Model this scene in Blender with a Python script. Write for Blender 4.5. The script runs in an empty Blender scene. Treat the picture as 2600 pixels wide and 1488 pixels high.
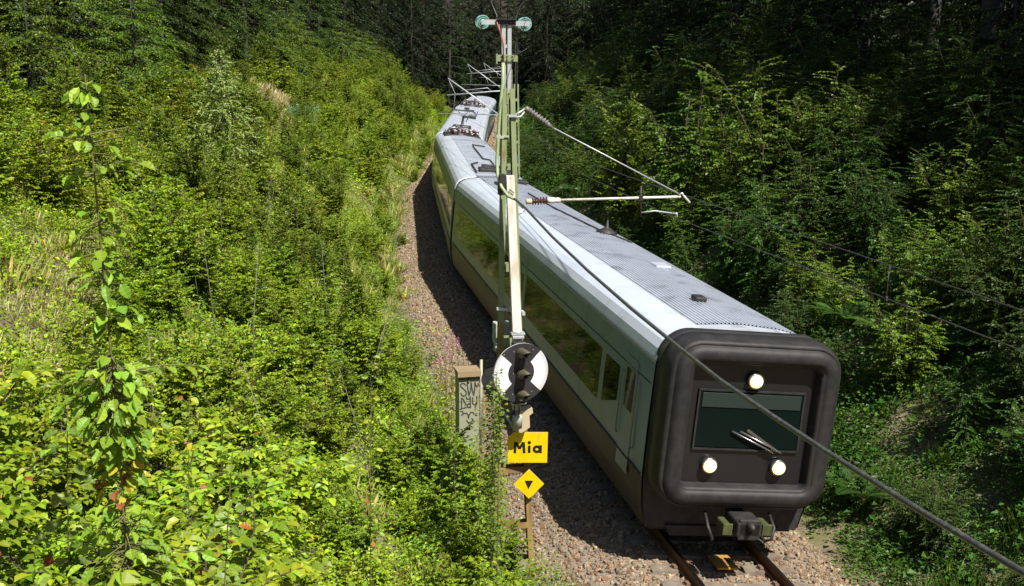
import bpy, bmesh, math, random
import numpy as np
from mathutils import Vector, Matrix
PI=math.pi
S=bpy.context.scene; COL=S.collection
rnd=random.Random(7); RG=np.random.default_rng(11)
CANT=0.0942

# ------------------------------------------------------------------ materials
def mat(name,col=(.5,.5,.5),rough=.6,metal=0.,spec=.5,noise=None,bump=None,coat=0.,emit=None,dirt=None):
    m=bpy.data.materials.new(name); m.use_nodes=True
    nt=m.node_tree; N=nt.nodes; L=nt.links; b=N['Principled BSDF']
    b.inputs['Base Color'].default_value=(*col,1); b.inputs['Roughness'].default_value=rough
    b.inputs['Metallic'].default_value=metal; b.inputs['Specular IOR Level'].default_value=spec
    b.inputs['Coat Weight'].default_value=coat
    tc=N.new('ShaderNodeTexCoord')
    if noise:
        sc,col2,lo,hi=noise
        n=N.new('ShaderNodeTexNoise'); n.inputs['Scale'].default_value=sc; n.inputs['Detail'].default_value=8; n.inputs['Roughness'].default_value=.65
        L.new(tc.outputs['Object'],n.inputs['Vector'])
        r=N.new('ShaderNodeValToRGB'); r.color_ramp.elements[0].position=lo; r.color_ramp.elements[1].position=hi
        r.color_ramp.elements[0].color=(*col,1); r.color_ramp.elements[1].color=(*col2,1)
        L.new(n.outputs['Fac'],r.inputs['Fac']); last=r.outputs['Color']
        if dirt:
            sc2,col3,lo2,hi2=dirt
            mp=N.new('ShaderNodeMapping'); mp.inputs['Scale'].default_value=(1,1,.18); L.new(tc.outputs['Object'],mp.inputs['Vector'])
            n2=N.new('ShaderNodeTexNoise'); n2.inputs['Scale'].default_value=sc2; n2.inputs['Detail'].default_value=6
            L.new(mp.outputs['Vector'],n2.inputs['Vector'])
            mr=N.new('ShaderNodeMapRange'); mr.inputs['From Min'].default_value=lo2; mr.inputs['From Max'].default_value=hi2
            L.new(n2.outputs['Fac'],mr.inputs['Value'])
            mx=N.new('ShaderNodeMix'); mx.data_type='RGBA'; L.new(mr.outputs['Result'],mx.inputs[0]); L.new(last,mx.inputs[6]); mx.inputs[7].default_value=(*col3,1)
            last=mx.outputs[2]
        L.new(last,b.inputs['Base Color'])
    if bump:
        n3=N.new('ShaderNodeTexNoise'); n3.inputs['Scale'].default_value=bump[0]; n3.inputs['Detail'].default_value=6
        L.new(tc.outputs['Object'],n3.inputs['Vector'])
        bp=N.new('ShaderNodeBump'); bp.inputs['Strength'].default_value=bump[1]; bp.inputs['Distance'].default_value=bump[2]
        L.new(n3.outputs['Fac'],bp.inputs['Height']); L.new(bp.outputs['Normal'],b.inputs['Normal'])
    if emit:
        b.inputs['Emission Color'].default_value=(*emit[0],1); b.inputs['Emission Strength'].default_value=emit[1]
    return m
def leaf_mat(name,trans=.30,rough=.42,bright=1.0,tcol=(1.5,1.25,.5),spec=.3):
    m=bpy.data.materials.new(name); m.use_nodes=True; nt=m.node_tree; N=nt.nodes; L=nt.links; b=N['Principled BSDF']
    at=N.new('ShaderNodeAttribute'); at.attribute_name='col'
    oi=N.new('ShaderNodeObjectInfo')
    hs=N.new('ShaderNodeHueSaturation'); L.new(at.outputs['Color'],hs.inputs['Color'])
    m1=N.new('ShaderNodeMapRange'); m1.inputs['To Min'].default_value=.485; m1.inputs['To Max'].default_value=.513; L.new(oi.outputs['Random'],m1.inputs['Value']); L.new(m1.outputs['Result'],hs.inputs['Hue'])
    m2=N.new('ShaderNodeMath'); m2.operation='MULTIPLY_ADD'; L.new(oi.outputs['Random'],m2.inputs[0]); m2.inputs[1].default_value=7.31; m2.inputs[2].default_value=.2
    m3=N.new('ShaderNodeMath'); m3.operation='FRACT'; L.new(m2.outputs[0],m3.inputs[0])
    m4=N.new('ShaderNodeMapRange'); m4.inputs['To Min'].default_value=.78*bright; m4.inputs['To Max'].default_value=1.2*bright; L.new(m3.outputs[0],m4.inputs['Value']); L.new(m4.outputs['Result'],hs.inputs['Value'])
    L.new(hs.outputs['Color'],b.inputs['Base Color']); b.inputs['Roughness'].default_value=rough; b.inputs['Specular IOR Level'].default_value=spec
    tr=N.new('ShaderNodeBsdfTranslucent'); mu=N.new('ShaderNodeMix'); mu.data_type='RGBA'; mu.blend_type='MULTIPLY'; mu.inputs[0].default_value=1
    L.new(hs.outputs['Color'],mu.inputs[6]); mu.inputs[7].default_value=(*tcol,1); L.new(mu.outputs[2],tr.inputs['Color'])
    ms=N.new('ShaderNodeMixShader'); ms.inputs[0].default_value=trans
    L.new(b.outputs[0],ms.inputs[1]); L.new(tr.outputs[0],ms.inputs[2]); L.new(ms.outputs[0],N['Material Output'].inputs['Surface'])
    return m
def attr_mat(name,rough=.85,scale=30,bump=.25):
    m=bpy.data.materials.new(name); m.use_nodes=True; nt=m.node_tree; N=nt.nodes; L=nt.links; b=N['Principled BSDF']
    at=N.new('ShaderNodeAttribute'); at.attribute_name='col'
    n=N.new('ShaderNodeTexNoise'); n.inputs['Scale'].default_value=scale; n.inputs['Detail'].default_value=5
    tc=N.new('ShaderNodeTexCoord'); L.new(tc.outputs['Object'],n.inputs['Vector'])
    mr=N.new('ShaderNodeMapRange'); mr.inputs['From Min'].default_value=.3; mr.inputs['From Max'].default_value=.7; mr.inputs['To Min'].default_value=.7; mr.inputs['To Max'].default_value=1.25; L.new(n.outputs['Fac'],mr.inputs['Value'])
    mu=N.new('ShaderNodeMix'); mu.data_type='RGBA'; mu.blend_type='MULTIPLY'; mu.inputs[0].default_value=1; L.new(at.outputs['Color'],mu.inputs[6]); L.new(mr.outputs['Result'],mu.inputs[7])
    L.new(mu.outputs[2],b.inputs['Base Color']); b.inputs['Roughness'].default_value=rough
    bp=N.new('ShaderNodeBump'); bp.inputs['Strength'].default_value=bump; bp.inputs['Distance'].default_value=.02; L.new(n.outputs['Fac'],bp.inputs['Height']); L.new(bp.outputs['Normal'],b.inputs['Normal'])
    return m
M={}
M['leaf']=leaf_mat('leaf_foliage',trans=.28,bright=1.10)
M['leafdark']=leaf_mat('woodland_foliage',trans=.25,rough=.5,spec=.35)
M['greenstem']=mat('green_stem',(.10,.115,.03),.7,noise=(25,(.17,.15,.06),.35,.7))
M['bark']=mat('bark',(.018,.014,.011),.9,noise=(9,(.04,.032,.024),.35,.7),bump=(14,.6,.03))
M['barkgrey']=mat('beech_bark',(.028,.027,.023),.85,noise=(5,(.055,.052,.045),.35,.7),bump=(10,.4,.02))
M['stem']=mat('twig_bark',(.04,.03,.016),.8,noise=(20,(.09,.07,.035),.35,.7))
M['stone']=attr_mat('ballast_stone',.9,45,.3)
M['dirt']=mat('soil_litter',(.10,.075,.045),.95,noise=(3.1,(.27,.21,.13),.35,.68),bump=(22,.8,.06),dirt=(1.2,(.13,.13,.045),.45,.62))
M['gravelbed']=mat('ballast_bed',(.16,.12,.09),.95,noise=(26,(.36,.28,.21),.35,.65),bump=(30,.9,.05))
M['conc']=mat('sleeper_concrete',(.15,.12,.09),.85,noise=(7,(.23,.19,.15),.3,.7),bump=(40,.35,.01),dirt=(5,(.13,.08,.05),.5,.75))
M['railhead']=mat('rail_polished',(.42,.36,.3),.28,1.0)
M['railrust']=mat('rail_rust',(.10,.045,.022),.8,noise=(25,(.2,.09,.04),.3,.7))
M['clip']=mat('rail_clip_rust',(.12,.07,.045),.7,noise=(30,(.2,.12,.08),.3,.7))
M['balise']=mat('balise_yellow',(.52,.27,.03),.6,noise=(9,(.36,.17,.02),.4,.7),bump=(30,.2,.004))
M['silver']=mat('train_silver',(.68,.74,.82),.24,.15,noise=(.7,(.60,.66,.74),.4,.7),dirt=(2.2,(.50,.54,.58),.55,.85))
M['roofribs']=mat('train_roof_alu',(.60,.645,.73),.28,.2,noise=(1.3,(.50,.535,.61),.42,.72),dirt=(2.4,(.25,.26,.29),.55,.82))
M['panel']=mat('train_side_grey',(.10,.19,.27),.3,.1,spec=.3,noise=(.5,(.08,.155,.225),.4,.7),dirt=(2.5,(.07,.10,.12),.52,.8))
M['skirt']=mat('train_skirt',(.05,.052,.048),.45,.1,spec=.25,noise=(3,(.032,.033,.03),.4,.7))
M['glass']=mat('train_window_glass',(.003,.0045,.004),.05,0,.2)
M['rubber']=mat('black_rubber',(.014,.014,.015),.6,0,.35,noise=(5,(.034,.032,.030),.38,.72),bump=(60,.12,.004),dirt=(3,(.036,.034,.031),.58,.8))
M['glass'].node_tree.nodes['Principled BSDF'].inputs['IOR'].default_value=1.17
M['blackpanel']=mat('black_cab_panel',(.012,.012,.013),.32,0,.5)
M['dark']=mat('dark_steel',(.03,.03,.032),.6,.4,noise=(8,(.06,.055,.05),.4,.7))
M['windscreen']=mat('windscreen_glass',(.004,.009,.0075),.06,0,.3)
M['windscreen'].node_tree.nodes['Principled BSDF'].inputs['IOR'].default_value=1.25
M['lamp']=mat('headlamp_glow',(1,.9,.6),.3,emit=((1.0,.70,.30),1.15))
M['lampring']=mat('headlamp_rim',(.3,.3,.3),.3,.9)
M['yellowgreen']=mat('coupler_paint',(.075,.09,.028),.6,noise=(12,(.03,.035,.015),.4,.7))
M['redins']=mat('red_insulator',(.12,.03,.025),.35)
M['mastgreen']=mat('mast_green_paint',(.27,.31,.165),.6,noise=(7,(.21,.255,.12),.35,.7),dirt=(6,(.20,.12,.05),.60,.72))
M['mastdark']=mat('marker_post_green',(.16,.20,.09),.65,noise=(7,(.11,.13,.07),.35,.7))  # plain darker green paint for the round marker's post
M['mastbrown']=mat('mast_rust_brown',(.26,.15,.06),.75,noise=(6,(.16,.085,.04),.4,.7),dirt=(4,(.33,.23,.07),.5,.65))
M['galv']=mat('galvanised_steel',(.55,.57,.58),.45,.35,noise=(22,(.42,.44,.46),.35,.7))
M['white']=mat('white_paint_weathered',(.74,.73,.70),.5,noise=(8,(.66,.64,.59),.4,.7),dirt=(7,(.50,.37,.19),.47,.70))
M['signwhite']=mat('signal_white',(.82,.82,.82),.45,noise=(4,(.74,.74,.75),.4,.75))
M['signgrey']=mat('signal_grey_border',(.55,.56,.57),.5)
M['signblack']=mat('signal_black',(.022,.022,.024),.5,noise=(9,(.034,.034,.036),.4,.7))
M['hood']=mat('signal_hood',(.055,.052,.030),.55,noise=(7,(.10,.085,.035),.4,.68))
M['lensdark']=mat('signal_lens_off',(.008,.008,.007),.06,0,1.0,coat=1)
M['boxgrey']=mat('junction_box_grey',(.42,.44,.38),.5,noise=(9,(.34,.36,.29),.4,.7))
M['yellow']=mat('sign_yellow',(.84,.60,.0),.45,noise=(6,(.74,.50,.0),.38,.75),dirt=(9,(.52,.36,.03),.62,.85))
M['ink']=mat('sign_black_ink',(.012,.01,.008),.5)
M['signedge']=mat('sign_edge_alu',(.5,.45,.3),.5,.3)
M['cab']=mat('cabinet_sage',(.33,.335,.24),.5,noise=(5,(.27,.285,.195),.4,.7),dirt=(5,(.24,.24,.13),.6,.8))
M['cabtop']=mat('cabinet_roof_tan',(.31,.225,.125),.6,noise=(5,(.24,.18,.10),.4,.7))
M['spray']=mat('spray_paint_grey',(.05,.05,.042),.6)
M['brass']=mat('padlock_brass',(.6,.42,.10),.35,.8)
M['brownins']=mat('brown_porcelain',(.07,.022,.018),.22,coat=.6)
M['darkins']=mat('grey_insulator',(.10,.095,.085),.4,noise=(20,(.2,.19,.17),.4,.7))
M['cream']=mat('insulator_cap_cream',(.5,.42,.28),.55)
M['glassins']=None
M['cable']=mat('black_cable',(.05,.052,.05),.38,noise=(30,(.12,.12,.10),.45,.7))
M['cablegreen']=mat('painted_cable_green',(.34,.42,.22),.5,noise=(7,(.26,.33,.15),.35,.7))
M['wire']=mat('overhead_wire',(.10,.10,.10),.45,.5)
M['redcable']=mat('red_cable',(.34,.12,.11),.5)
M['blue']=mat('blue_plate',(.03,.13,.25),.4)
M['fencewood']=mat('fence_post_wood',(.16,.145,.12),.9,noise=(8,(.24,.22,.18),.4,.7))
M['teal']=mat('fence_teal_paint',(.03,.13,.11),.6)
M['pink']=None
def petal(name,c):
    m=mat(name,c,.6); return m
M['pink']=petal('fireweed_petal',(.45,.08,.32)); M['whitepetal']=petal('white_petal',(.7,.7,.68))
def glassy():
    m=mat('green_glass',(.28,.55,.49),.06,0,1.0,coat=1.); b=m.node_tree.nodes['Principled BSDF']
    b.inputs['Transmission Weight'].default_value=.25; b.inputs['IOR'].default_value=1.5; return m
M['glassins']=glassy()

# ------------------------------------------------------------------ object helpers
def tag(o,label=None,cat=None,group=None,kind=None):
    if label: o['label']=label
    if cat: o['category']=cat
    if group: o['group']=group
    if kind: o['kind']=kind
    return o
def empty(name,loc=(0,0,0),rz=0,label=None,cat=None,group=None,parent=None):
    o=bpy.data.objects.new(name,None); COL.objects.link(o); o.location=loc; o.rotation_euler=(0,0,rz); o.empty_display_size=.2
    if parent: o.parent=parent
    return tag(o,label,cat,group)
class MB:
    def __init__(s): s.v=[]; s.f=[]; s.m=[]; s.sm=[]
    def add(s,V,F,mi=0,smooth=False):
        k=len(s.v); s.v+= [tuple(p) for p in V]; s.f+=[tuple(i+k for i in f) for f in F]; s.m+=[mi]*len(F); s.sm+=[smooth]*len(F); return s
    def box(s,c,d,mi=0,R=None,bev=0.):
        hx,hy,hz=d[0]/2,d[1]/2,d[2]/2
        if bev<=0:
            V=[(x,y,z) for z in(-hz,hz) for y in(-hy,hy) for x in(-hx,hx)]
            F=[(0,2,3,1),(4,5,7,6),(0,1,5,4),(2,6,7,3),(0,4,6,2),(1,3,7,5)]
        else:
            bm=bmesh.new(); bmesh.ops.create_cube(bm,size=1); bmesh.ops.scale(bm,vec=d,verts=bm.verts)
            bmesh.ops.bevel(bm,geom=bm.edges[:],offset=bev,segments=2,affect='EDGES',profile=.5)
            bm.verts.index_update(); V=[tuple(v.co) for v in bm.verts]; F=[tuple(v.index for v in f.verts) for f in bm.faces]; bm.free()
        if R is not None: V=[tuple(R@Vector(p)) for p in V]
        return s.add([(p[0]+c[0],p[1]+c[1],p[2]+c[2]) for p in V],F,mi)
    def tube(s,pts,r,n=8,mi=0,caps=True,smooth=True,up=(0,0,1)):
        pts=[Vector(p) for p in pts]; K=len(pts); rr=r if isinstance(r,(list,tuple)) else [r]*K
        V=[];F=[];prev=None
        for i,p in enumerate(pts):
            t=(pts[min(i+1,K-1)]-pts[max(i-1,0)]).normalized()
            u=Vector(up) if prev is None else prev
            a=u-t*u.dot(t)
            if a.length<1e-4: a=Vector((1,0,0))-t*t.x
            a.normalize(); b=t.cross(a); prev=a
            for j in range(n):
                q=2*PI*j/n; V.append(p+(a*math.cos(q)+b*math.sin(q))*rr[i])
        for i in range(K-1):
            for j in range(n):
                F.append((i*n+j,i*n+(j+1)%n,(i+1)*n+(j+1)%n,(i+1)*n+j))
        if caps: F+= [tuple(range(n-1,-1,-1)),tuple(range((K-1)*n,K*n))]
        return s.add(V,F,mi,smooth)
    def lathe(s,prof,o,ax,n=20,mi=0,smooth=True):   # prof: (radius, height along ax)
        ax=Vector(ax).normalized(); a=ax.orthogonal().normalized(); b=ax.cross(a); o=Vector(o); V=[];F=[]
        for r,h in prof:
            for j in range(n):
                q=2*PI*j/n; V.append(o+ax*h+(a*math.cos(q)+b*math.sin(q))*r)
        for i in range(len(prof)-1):
            for j in range(n): F.append((i*n+j,i*n+(j+1)%n,(i+1)*n+(j+1)%n,(i+1)*n+j))
        F+=[tuple(range(n-1,-1,-1)),tuple(range((len(prof)-1)*n,len(prof)*n))]
        return s.add(V,F,mi,smooth)
    def prism(s,poly,o,ux,uy,uz,d,mi=0):            # polygon in (ux,uy) at o, extruded d along uz
        ux,uy,uz,o=map(Vector,(ux,uy,uz,o)); n=len(poly)
        V=[o+ux*p[0]+uy*p[1] for p in poly]+[o+ux*p[0]+uy*p[1]+uz*d for p in poly]
        F=[tuple(range(n-1,-1,-1)),tuple(range(n,2*n))]+[(i,(i+1)%n,n+(i+1)%n,n+i) for i in range(n)]
        return s.add(V,F,mi)
    def build(s,name,mats,parent=None,loc=None):
        me=bpy.data.meshes.new(name); me.from_pydata(s.v,[],s.f); me.update()
        if not isinstance(mats,(list,tuple)): mats=[mats]
        for m in mats: me.materials.append(m)
        me.polygons.foreach_set('material_index',s.m); me.polygons.foreach_set('use_smooth',s.sm)
        bm=bmesh.new(); bm.from_mesh(me); bmesh.ops.recalc_face_normals(bm,faces=bm.faces[:]); bm.to_mesh(me); bm.free()
        o=bpy.data.objects.new(name,me); COL.objects.link(o)
        if parent: o.parent=parent
        if loc: o.location=loc
        return o
def np_mesh(name,V,tris=None,quads=None,col=None,mats=(),mi=None,smooth=False):
    me=bpy.data.meshes.new(name); V=np.asarray(V,np.float32); me.vertices.add(len(V)); me.vertices.foreach_set('co',V.ravel())
    lt=[];ls=[]; 
    if tris is not None and len(tris): lt.append(np.asarray(tris,np.int32).ravel()); ls.append(np.full(len(tris),3,np.int32))
    if quads is not None and len(quads): lt.append(np.asarray(quads,np.int32).ravel()); ls.append(np.full(len(quads),4,np.int32))
    lv=np.concatenate(lt); tot=np.concatenate(ls); st=np.concatenate([[0],np.cumsum(tot)[:-1]]).astype(np.int32)
    me.loops.add(len(lv)); me.loops.foreach_set('vertex_index',lv); me.polygons.add(len(tot)); me.polygons.foreach_set('loop_start',st)
    if mi is not None: me.polygons.foreach_set('material_index',np.asarray(mi,np.int32))
    me.polygons.foreach_set('use_smooth',np.full(len(tot),smooth))
    for m in mats: me.materials.append(m)
    if col is not None:
        a=me.attributes.new('col','FLOAT_COLOR','POINT'); c=np.ones((len(V),4),np.float32); c[:,:3]=col; a.data.foreach_set('color',c.ravel())
    me.update(calc_edges=True); return me
def link(name,me,parent=None,loc=None,rz=0,sc=1):
    o=bpy.data.objects.new(name,me); COL.objects.link(o)
    if parent: o.parent=parent
    if loc is not None: o.location=loc
    o.rotation_euler=(0,0,rz); o.scale=(sc,)*3 if not isinstance(sc,tuple) else sc
    return o

# ------------------------------------------------------------------ camera maths (the place is measured in metres; track centre x=0, rail top z=0)
CAM=np.array([-6.7202,0.,8.0447]); FPX=2907.69; PIT,YAW,ROL=.2009,.1855,.0033
_F=np.array([math.sin(YAW)*math.cos(PIT),math.cos(YAW)*math.cos(PIT),-math.sin(PIT)])
_R=np.array([math.cos(YAW),-math.sin(YAW),0]); _U=np.cross(_R,_F)
_R,_U=_R*math.cos(ROL)+_U*math.sin(ROL),-_R*math.sin(ROL)+_U*math.cos(ROL)
def in_view(P,rad=1.5):                              # is a ball of this radius plausibly seen
    d=np.asarray(P,float)-CAM; z=d@_F
    if z<.3: return False
    m=rad/z*FPX
    return abs(d@_R)/z*FPX<1300+m+60 and abs(d@_U)/z*FPX<744+m+60
cd=bpy.data.cameras.new('camera'); cam=bpy.data.objects.new('camera',cd); COL.objects.link(cam); S.camera=cam
cd.sensor_width=36; cd.lens=36*FPX/2600; cd.clip_start=.05; cd.clip_end=3000
cam.matrix_world=Matrix(((_R[0],_U[0],-_F[0],CAM[0]),(_R[1],_U[1],-_F[1],CAM[1]),(_R[2],_U[2],-_F[2],CAM[2]),(0,0,0,1)))

# ------------------------------------------------------------------ line of the track and lie of the land
def xt(y):
    y=np.asarray(y,float); a=np.clip(y-30,0,55)
    return a*a/560.+np.clip(y-85,0,None)*.1964
def zt(y): y=np.asarray(y,float); return np.clip(.018*(y-64),0,.57)
def hd(y): return float(np.arctan(np.clip(y-30,0,55)*2/560.))
def noise2(x,y,s,seed=0):
    x=np.asarray(x)*s; y=np.asarray(y)*s
    return (np.sin(x*1.7+seed)+np.sin(y*1.3+2*seed+1)+np.sin((x+y)*.9+3*seed)+np.sin((x-1.6*y)*1.1+seed*5))*.25
def sstep(a,b,v): t=np.clip((v-a)/(b-a),0,1); return t*t*(3-2*t)
def gz(x,y):
    x=np.asarray(x,float); y=np.asarray(y,float); lat=x-xt(y); L=-lat
    zl=-.62+.57*np.clip(L-3.5,0,10.5)+.12*np.clip(L-14,0,26)+.22*np.clip(L-40,0,None)
    zl=zl+1.9*np.clip(1-(y-3)/9.5,0,1)*sstep(3.8,6.5,L)
    zr=-.62+.60*np.clip(lat-3.3,0,10)+.10*np.clip(lat-13.3,0,20)+.22*np.clip(lat-33,0,None)
    z=np.where(lat<0,zl,zr)+zt(y)
    z=z+noise2(x,y,.9,1)*.18*sstep(3.2,6,np.abs(lat))+noise2(x,y,.23,4)*.5*sstep(9,16,np.abs(lat))
    return z+.30*np.clip(y-185,0,None)
xs=np.concatenate([np.arange(-160,-24,6),np.arange(-24,30,.75),np.arange(30,170,6)])
ys=np.concatenate([np.arange(-30,0,3),np.arange(0,60,.75),np.arange(60,120,1.5),np.arange(120,330,6)])
X,Y=np.meshgrid(xs,ys); Z=gz(X,Y)
nx,ny=len(xs),len(ys); I=np.arange(nx*ny).reshape(ny,nx)
Q=np.stack([I[:-1,:-1],I[:-1,1:],I[1:,1:],I[1:,:-1]],-1).reshape(-1,4)
wl=sstep(13,16.5,np.abs(X-xt(Y)))                   # leaf mould under the trees, also darkened to stand in for forest shade; pale soil and dead grass on the banks
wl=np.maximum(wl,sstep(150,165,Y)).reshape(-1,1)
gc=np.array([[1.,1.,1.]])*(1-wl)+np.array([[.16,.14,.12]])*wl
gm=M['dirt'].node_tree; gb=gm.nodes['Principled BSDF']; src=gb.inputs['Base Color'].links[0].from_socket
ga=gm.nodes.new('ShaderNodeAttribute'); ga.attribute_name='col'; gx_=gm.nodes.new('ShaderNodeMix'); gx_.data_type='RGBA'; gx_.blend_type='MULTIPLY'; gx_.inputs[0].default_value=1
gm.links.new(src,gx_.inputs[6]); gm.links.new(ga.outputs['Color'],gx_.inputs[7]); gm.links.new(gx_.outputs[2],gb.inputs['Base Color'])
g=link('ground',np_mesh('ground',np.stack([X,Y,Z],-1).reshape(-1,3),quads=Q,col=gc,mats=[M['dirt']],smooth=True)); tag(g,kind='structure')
def track_pt(lat,y,z):                               # canted track frame -> world
    h=hd(y); c,s=math.cos(CANT),math.sin(CANT); lx=lat*c+z*s; lz=-lat*s+z*c
    return (float(xt(y))+lx*math.cos(h), y-lx*math.sin(h), float(zt(y))+lz)
def sweep(prof,ys,closed=True):
    V=[];F=[];n=len(prof)
    for y in ys: V+=[track_pt(a,y,b) for a,b in prof]
    for i in range(len(ys)-1):
        for j in range(n if closed else n-1): F.append((i*n+j,i*n+(j+1)%n,(i+1)*n+(j+1)%n,(i+1)*n+j))
    if closed: F+=[tuple(range(n)),tuple(range((len(ys)-1)*n,len(ys)*n))]
    return V,F
TY=list(np.arange(8,62,2.))+list(np.arange(62,182,3.))
bal=[(-3.5,-1.05),(-2.95,-.62),(-1.75,-.255),(-1.2,-.235),(-.6,-.245),(.6,-.245),(1.2,-.235),(1.75,-.255),(2.95,-.60),(3.5,-1.05)]
V,F=sweep(bal,TY,False)
tag(MB().add(V,F,0,True).build('ballast_bed',M['gravelbed']),kind='structure')
# ballast stones: individual angular stones, one uncountable mass
ico=bmesh.new(); bmesh.ops.create_icosphere(ico,subdivisions=1,radius=1); ico.verts.index_update()
IV=np.array([v.co[:] for v in ico.verts]); IF=np.array([[v.index for v in f.verts] for f in ico.faces]); ico.free()
def stones(n,latf,yf,size):
    lat=latf(n); y=yf(n); pr=np.array(bal); zb=np.interp(lat,pr[:,0],pr[:,1])
    c,s=math.cos(CANT),math.sin(CANT); h=np.arctan(np.clip(y-30,0,55)*2/560.)
    lx=lat*c+zb*s; P=np.stack([xt(y)+lx*np.cos(h),y-lx*np.sin(h),zt(y)-lat*s+zb*c],-1)
    sz=size*np.exp(RG.normal(0,.28,n)); P[:,2]+=sz*RG.uniform(-.1,.55,n)
    A=IV[None]*RG.uniform(.62,1.25,(n,12,1))*RG.uniform(.6,1.25,(n,1,3))*sz[:,None,None]
    q=RG.normal(size=(n,4)); q/=np.linalg.norm(q,axis=1)[:,None]; w,x,yq,z=q.T
    R=np.stack([1-2*(yq*yq+z*z),2*(x*yq-w*z),2*(x*z+w*yq),2*(x*yq+w*z),1-2*(x*x+z*z),2*(yq*z-w*x),2*(x*z-w*yq),2*(yq*z+w*x),1-2*(x*x+yq*yq)],-1).reshape(n,3,3)
    V=np.einsum('nij,nkj->nki',R,A)+P[:,None]
    pal=np.array([(.40,.30,.215),(.46,.35,.25),(.33,.26,.20),(.30,.27,.24),(.42,.26,.17),(.26,.15,.095),(.52,.43,.34),(.36,.31,.26)])
    colr=pal[RG.integers(0,len(pal),n)]*RG.uniform(.6,1.1,(n,1))*np.array([.74,.715,.61])
    return V.reshape(-1,3),(IF[None]+12*np.arange(n)[:,None,None]).reshape(-1,3),np.repeat(colr,12,0)
sets=[stones(15000,lambda n:RG.uniform(-3.0,3.0,n),lambda n:RG.uniform(13.5,24,n),.033),
      stones(17000,lambda n:RG.uniform(-3.15,-.9,n),lambda n:RG.uniform(24,62,n),.036),
      stones(2500,lambda n:RG.uniform(1.0,3.1,n),lambda n:RG.uniform(20,32,n),.036),
      stones(5500,lambda n:RG.uniform(-3.1,-1.,n),lambda n:RG.uniform(62,110,n),.05),
      stones(5500,lambda n:RG.uniform(1.0,3.3,n),lambda n:RG.uniform(70,170,n),.055)]
k=0;Vs=[];Ts=[];Cs=[]
for a,b,c in sets: Vs.append(a);Ts.append(b+k);Cs.append(c);k+=len(a)
tag(link('ballast_stones',np_mesh('ballast_stones',np.concatenate(Vs),tris=np.concatenate(Ts),col=np.concatenate(Cs),mats=[M['stone']])),'tan and grey crushed stones covering the railway track bed','ballast',kind='stuff')
# rails
for sx,lb in((-1,'rusty brown rail with worn top nearest the signs, left of the pair'),(1,'rusty brown rail with worn top farthest from the signs, right of the pair')):
    pr=[(-.07,-.172),(.07,-.172),(.07,-.158),(.012,-.135),(.010,-.045),(.036,-.035),(.036,-.006),(.028,0),(-.028,0),(-.036,-.006),(-.036,-.035),(-.010,-.045),(-.012,-.135),(-.07,-.158)]
    V,F=sweep([(p[0]+sx*.7525,p[1]) for p in pr],TY)
    mb=MB().add(V,F,0); n=len(pr)
    for i in range((len(TY)-1)*n):
        if i%n in(6,7,8): mb.m[i]=1
    tag(mb.build('rail',[M['railrust'],M['railhead']]),lb,'rail',group='rails of the single track')
# sleepers
def make_sleeper():
    mb=MB(); secs=[(-1.26,.10,.13,-.19),(-1.15,.135,.15,-.172),(-.5,.125,.145,-.174),(-.25,.11,.125,-.20),(.25,.11,.125,-.20),(.5,.125,.145,-.174),(1.15,.135,.15,-.172),(1.26,.10,.13,-.19)]
    V=[];F=[]
    for x,wt,wb,zt_ in secs: V+=[(x,-wt,zt_),(x,wt,zt_),(x,wb,-.38),(x,-wb,-.38)]
    for i in range(len(secs)-1):
        for j in range(4): F.append((4*i+j,4*i+(j+1)%4,4*i+4+(j+1)%4,4*i+4+j))
    F+=[(0,1,2,3),(28,29,30,31)]
    return mb.add(V,F).build('concrete',M['conc'])
slp=None
for i,y in enumerate(np.arange(14.2,60,.62)):
    front=y<22
    if slp is None:
        body=make_sleeper(); sm=body.data; bpy.data.objects.remove(body)
        cm=MB()
        cm.box((.105,0,-.155),(.07,.13,.045),0,None,.008); cm.tube([(.10,-.05,-.13),(.15,-.02,-.118),(.15,.03,-.118),(.095,.05,-.13)],.011,6)
        co=cm.build('rail_clip',M['clip']); cmesh=co.data; bpy.data.objects.remove(co); slp=True
    p=track_pt(0,y,0)
    o=empty('sleeper',p,0,'weathered concrete sleeper lying across the track in the ballast','sleeper','concrete sleepers under the rails')
    o.rotation_euler=(0,CANT,-hd(y))
    link('sleeper_beam',sm,o)
    if front:
        for s in(-1,1):
            link('rail_clip',cmesh,o,(s*.7525,0,0)); link('rail_clip',cmesh,o,(s*.7525,0,0),PI)
# balise
b=empty('balise',track_pt(0,16.75,-.10),0,'yellow-orange gridded plate fixed between the rails','balise'); b.rotation_euler=(0.03,CANT,0)
mb=MB().box((0,0,0),(.36,.50,.035),0,None,.008)
mb.build('balise_plate',M['balise'],b)
mb=MB()
for i in range(6): mb.box((-.15+.06*i,0,.0195),(.006,.46,.006))
for i in range(8): mb.box((0,-.22+.0628*i,.0205),(.33,.006,.006))
mb.build('raised_grid',M['cabtop'],b)
MB().box((.09,-.02,.026),(.05,.07,.02),0,None,.004).tube([(.0,.26,-.03),(.0,.27,.02)],.02,8).build('bolt',M['dark'],b)
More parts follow.
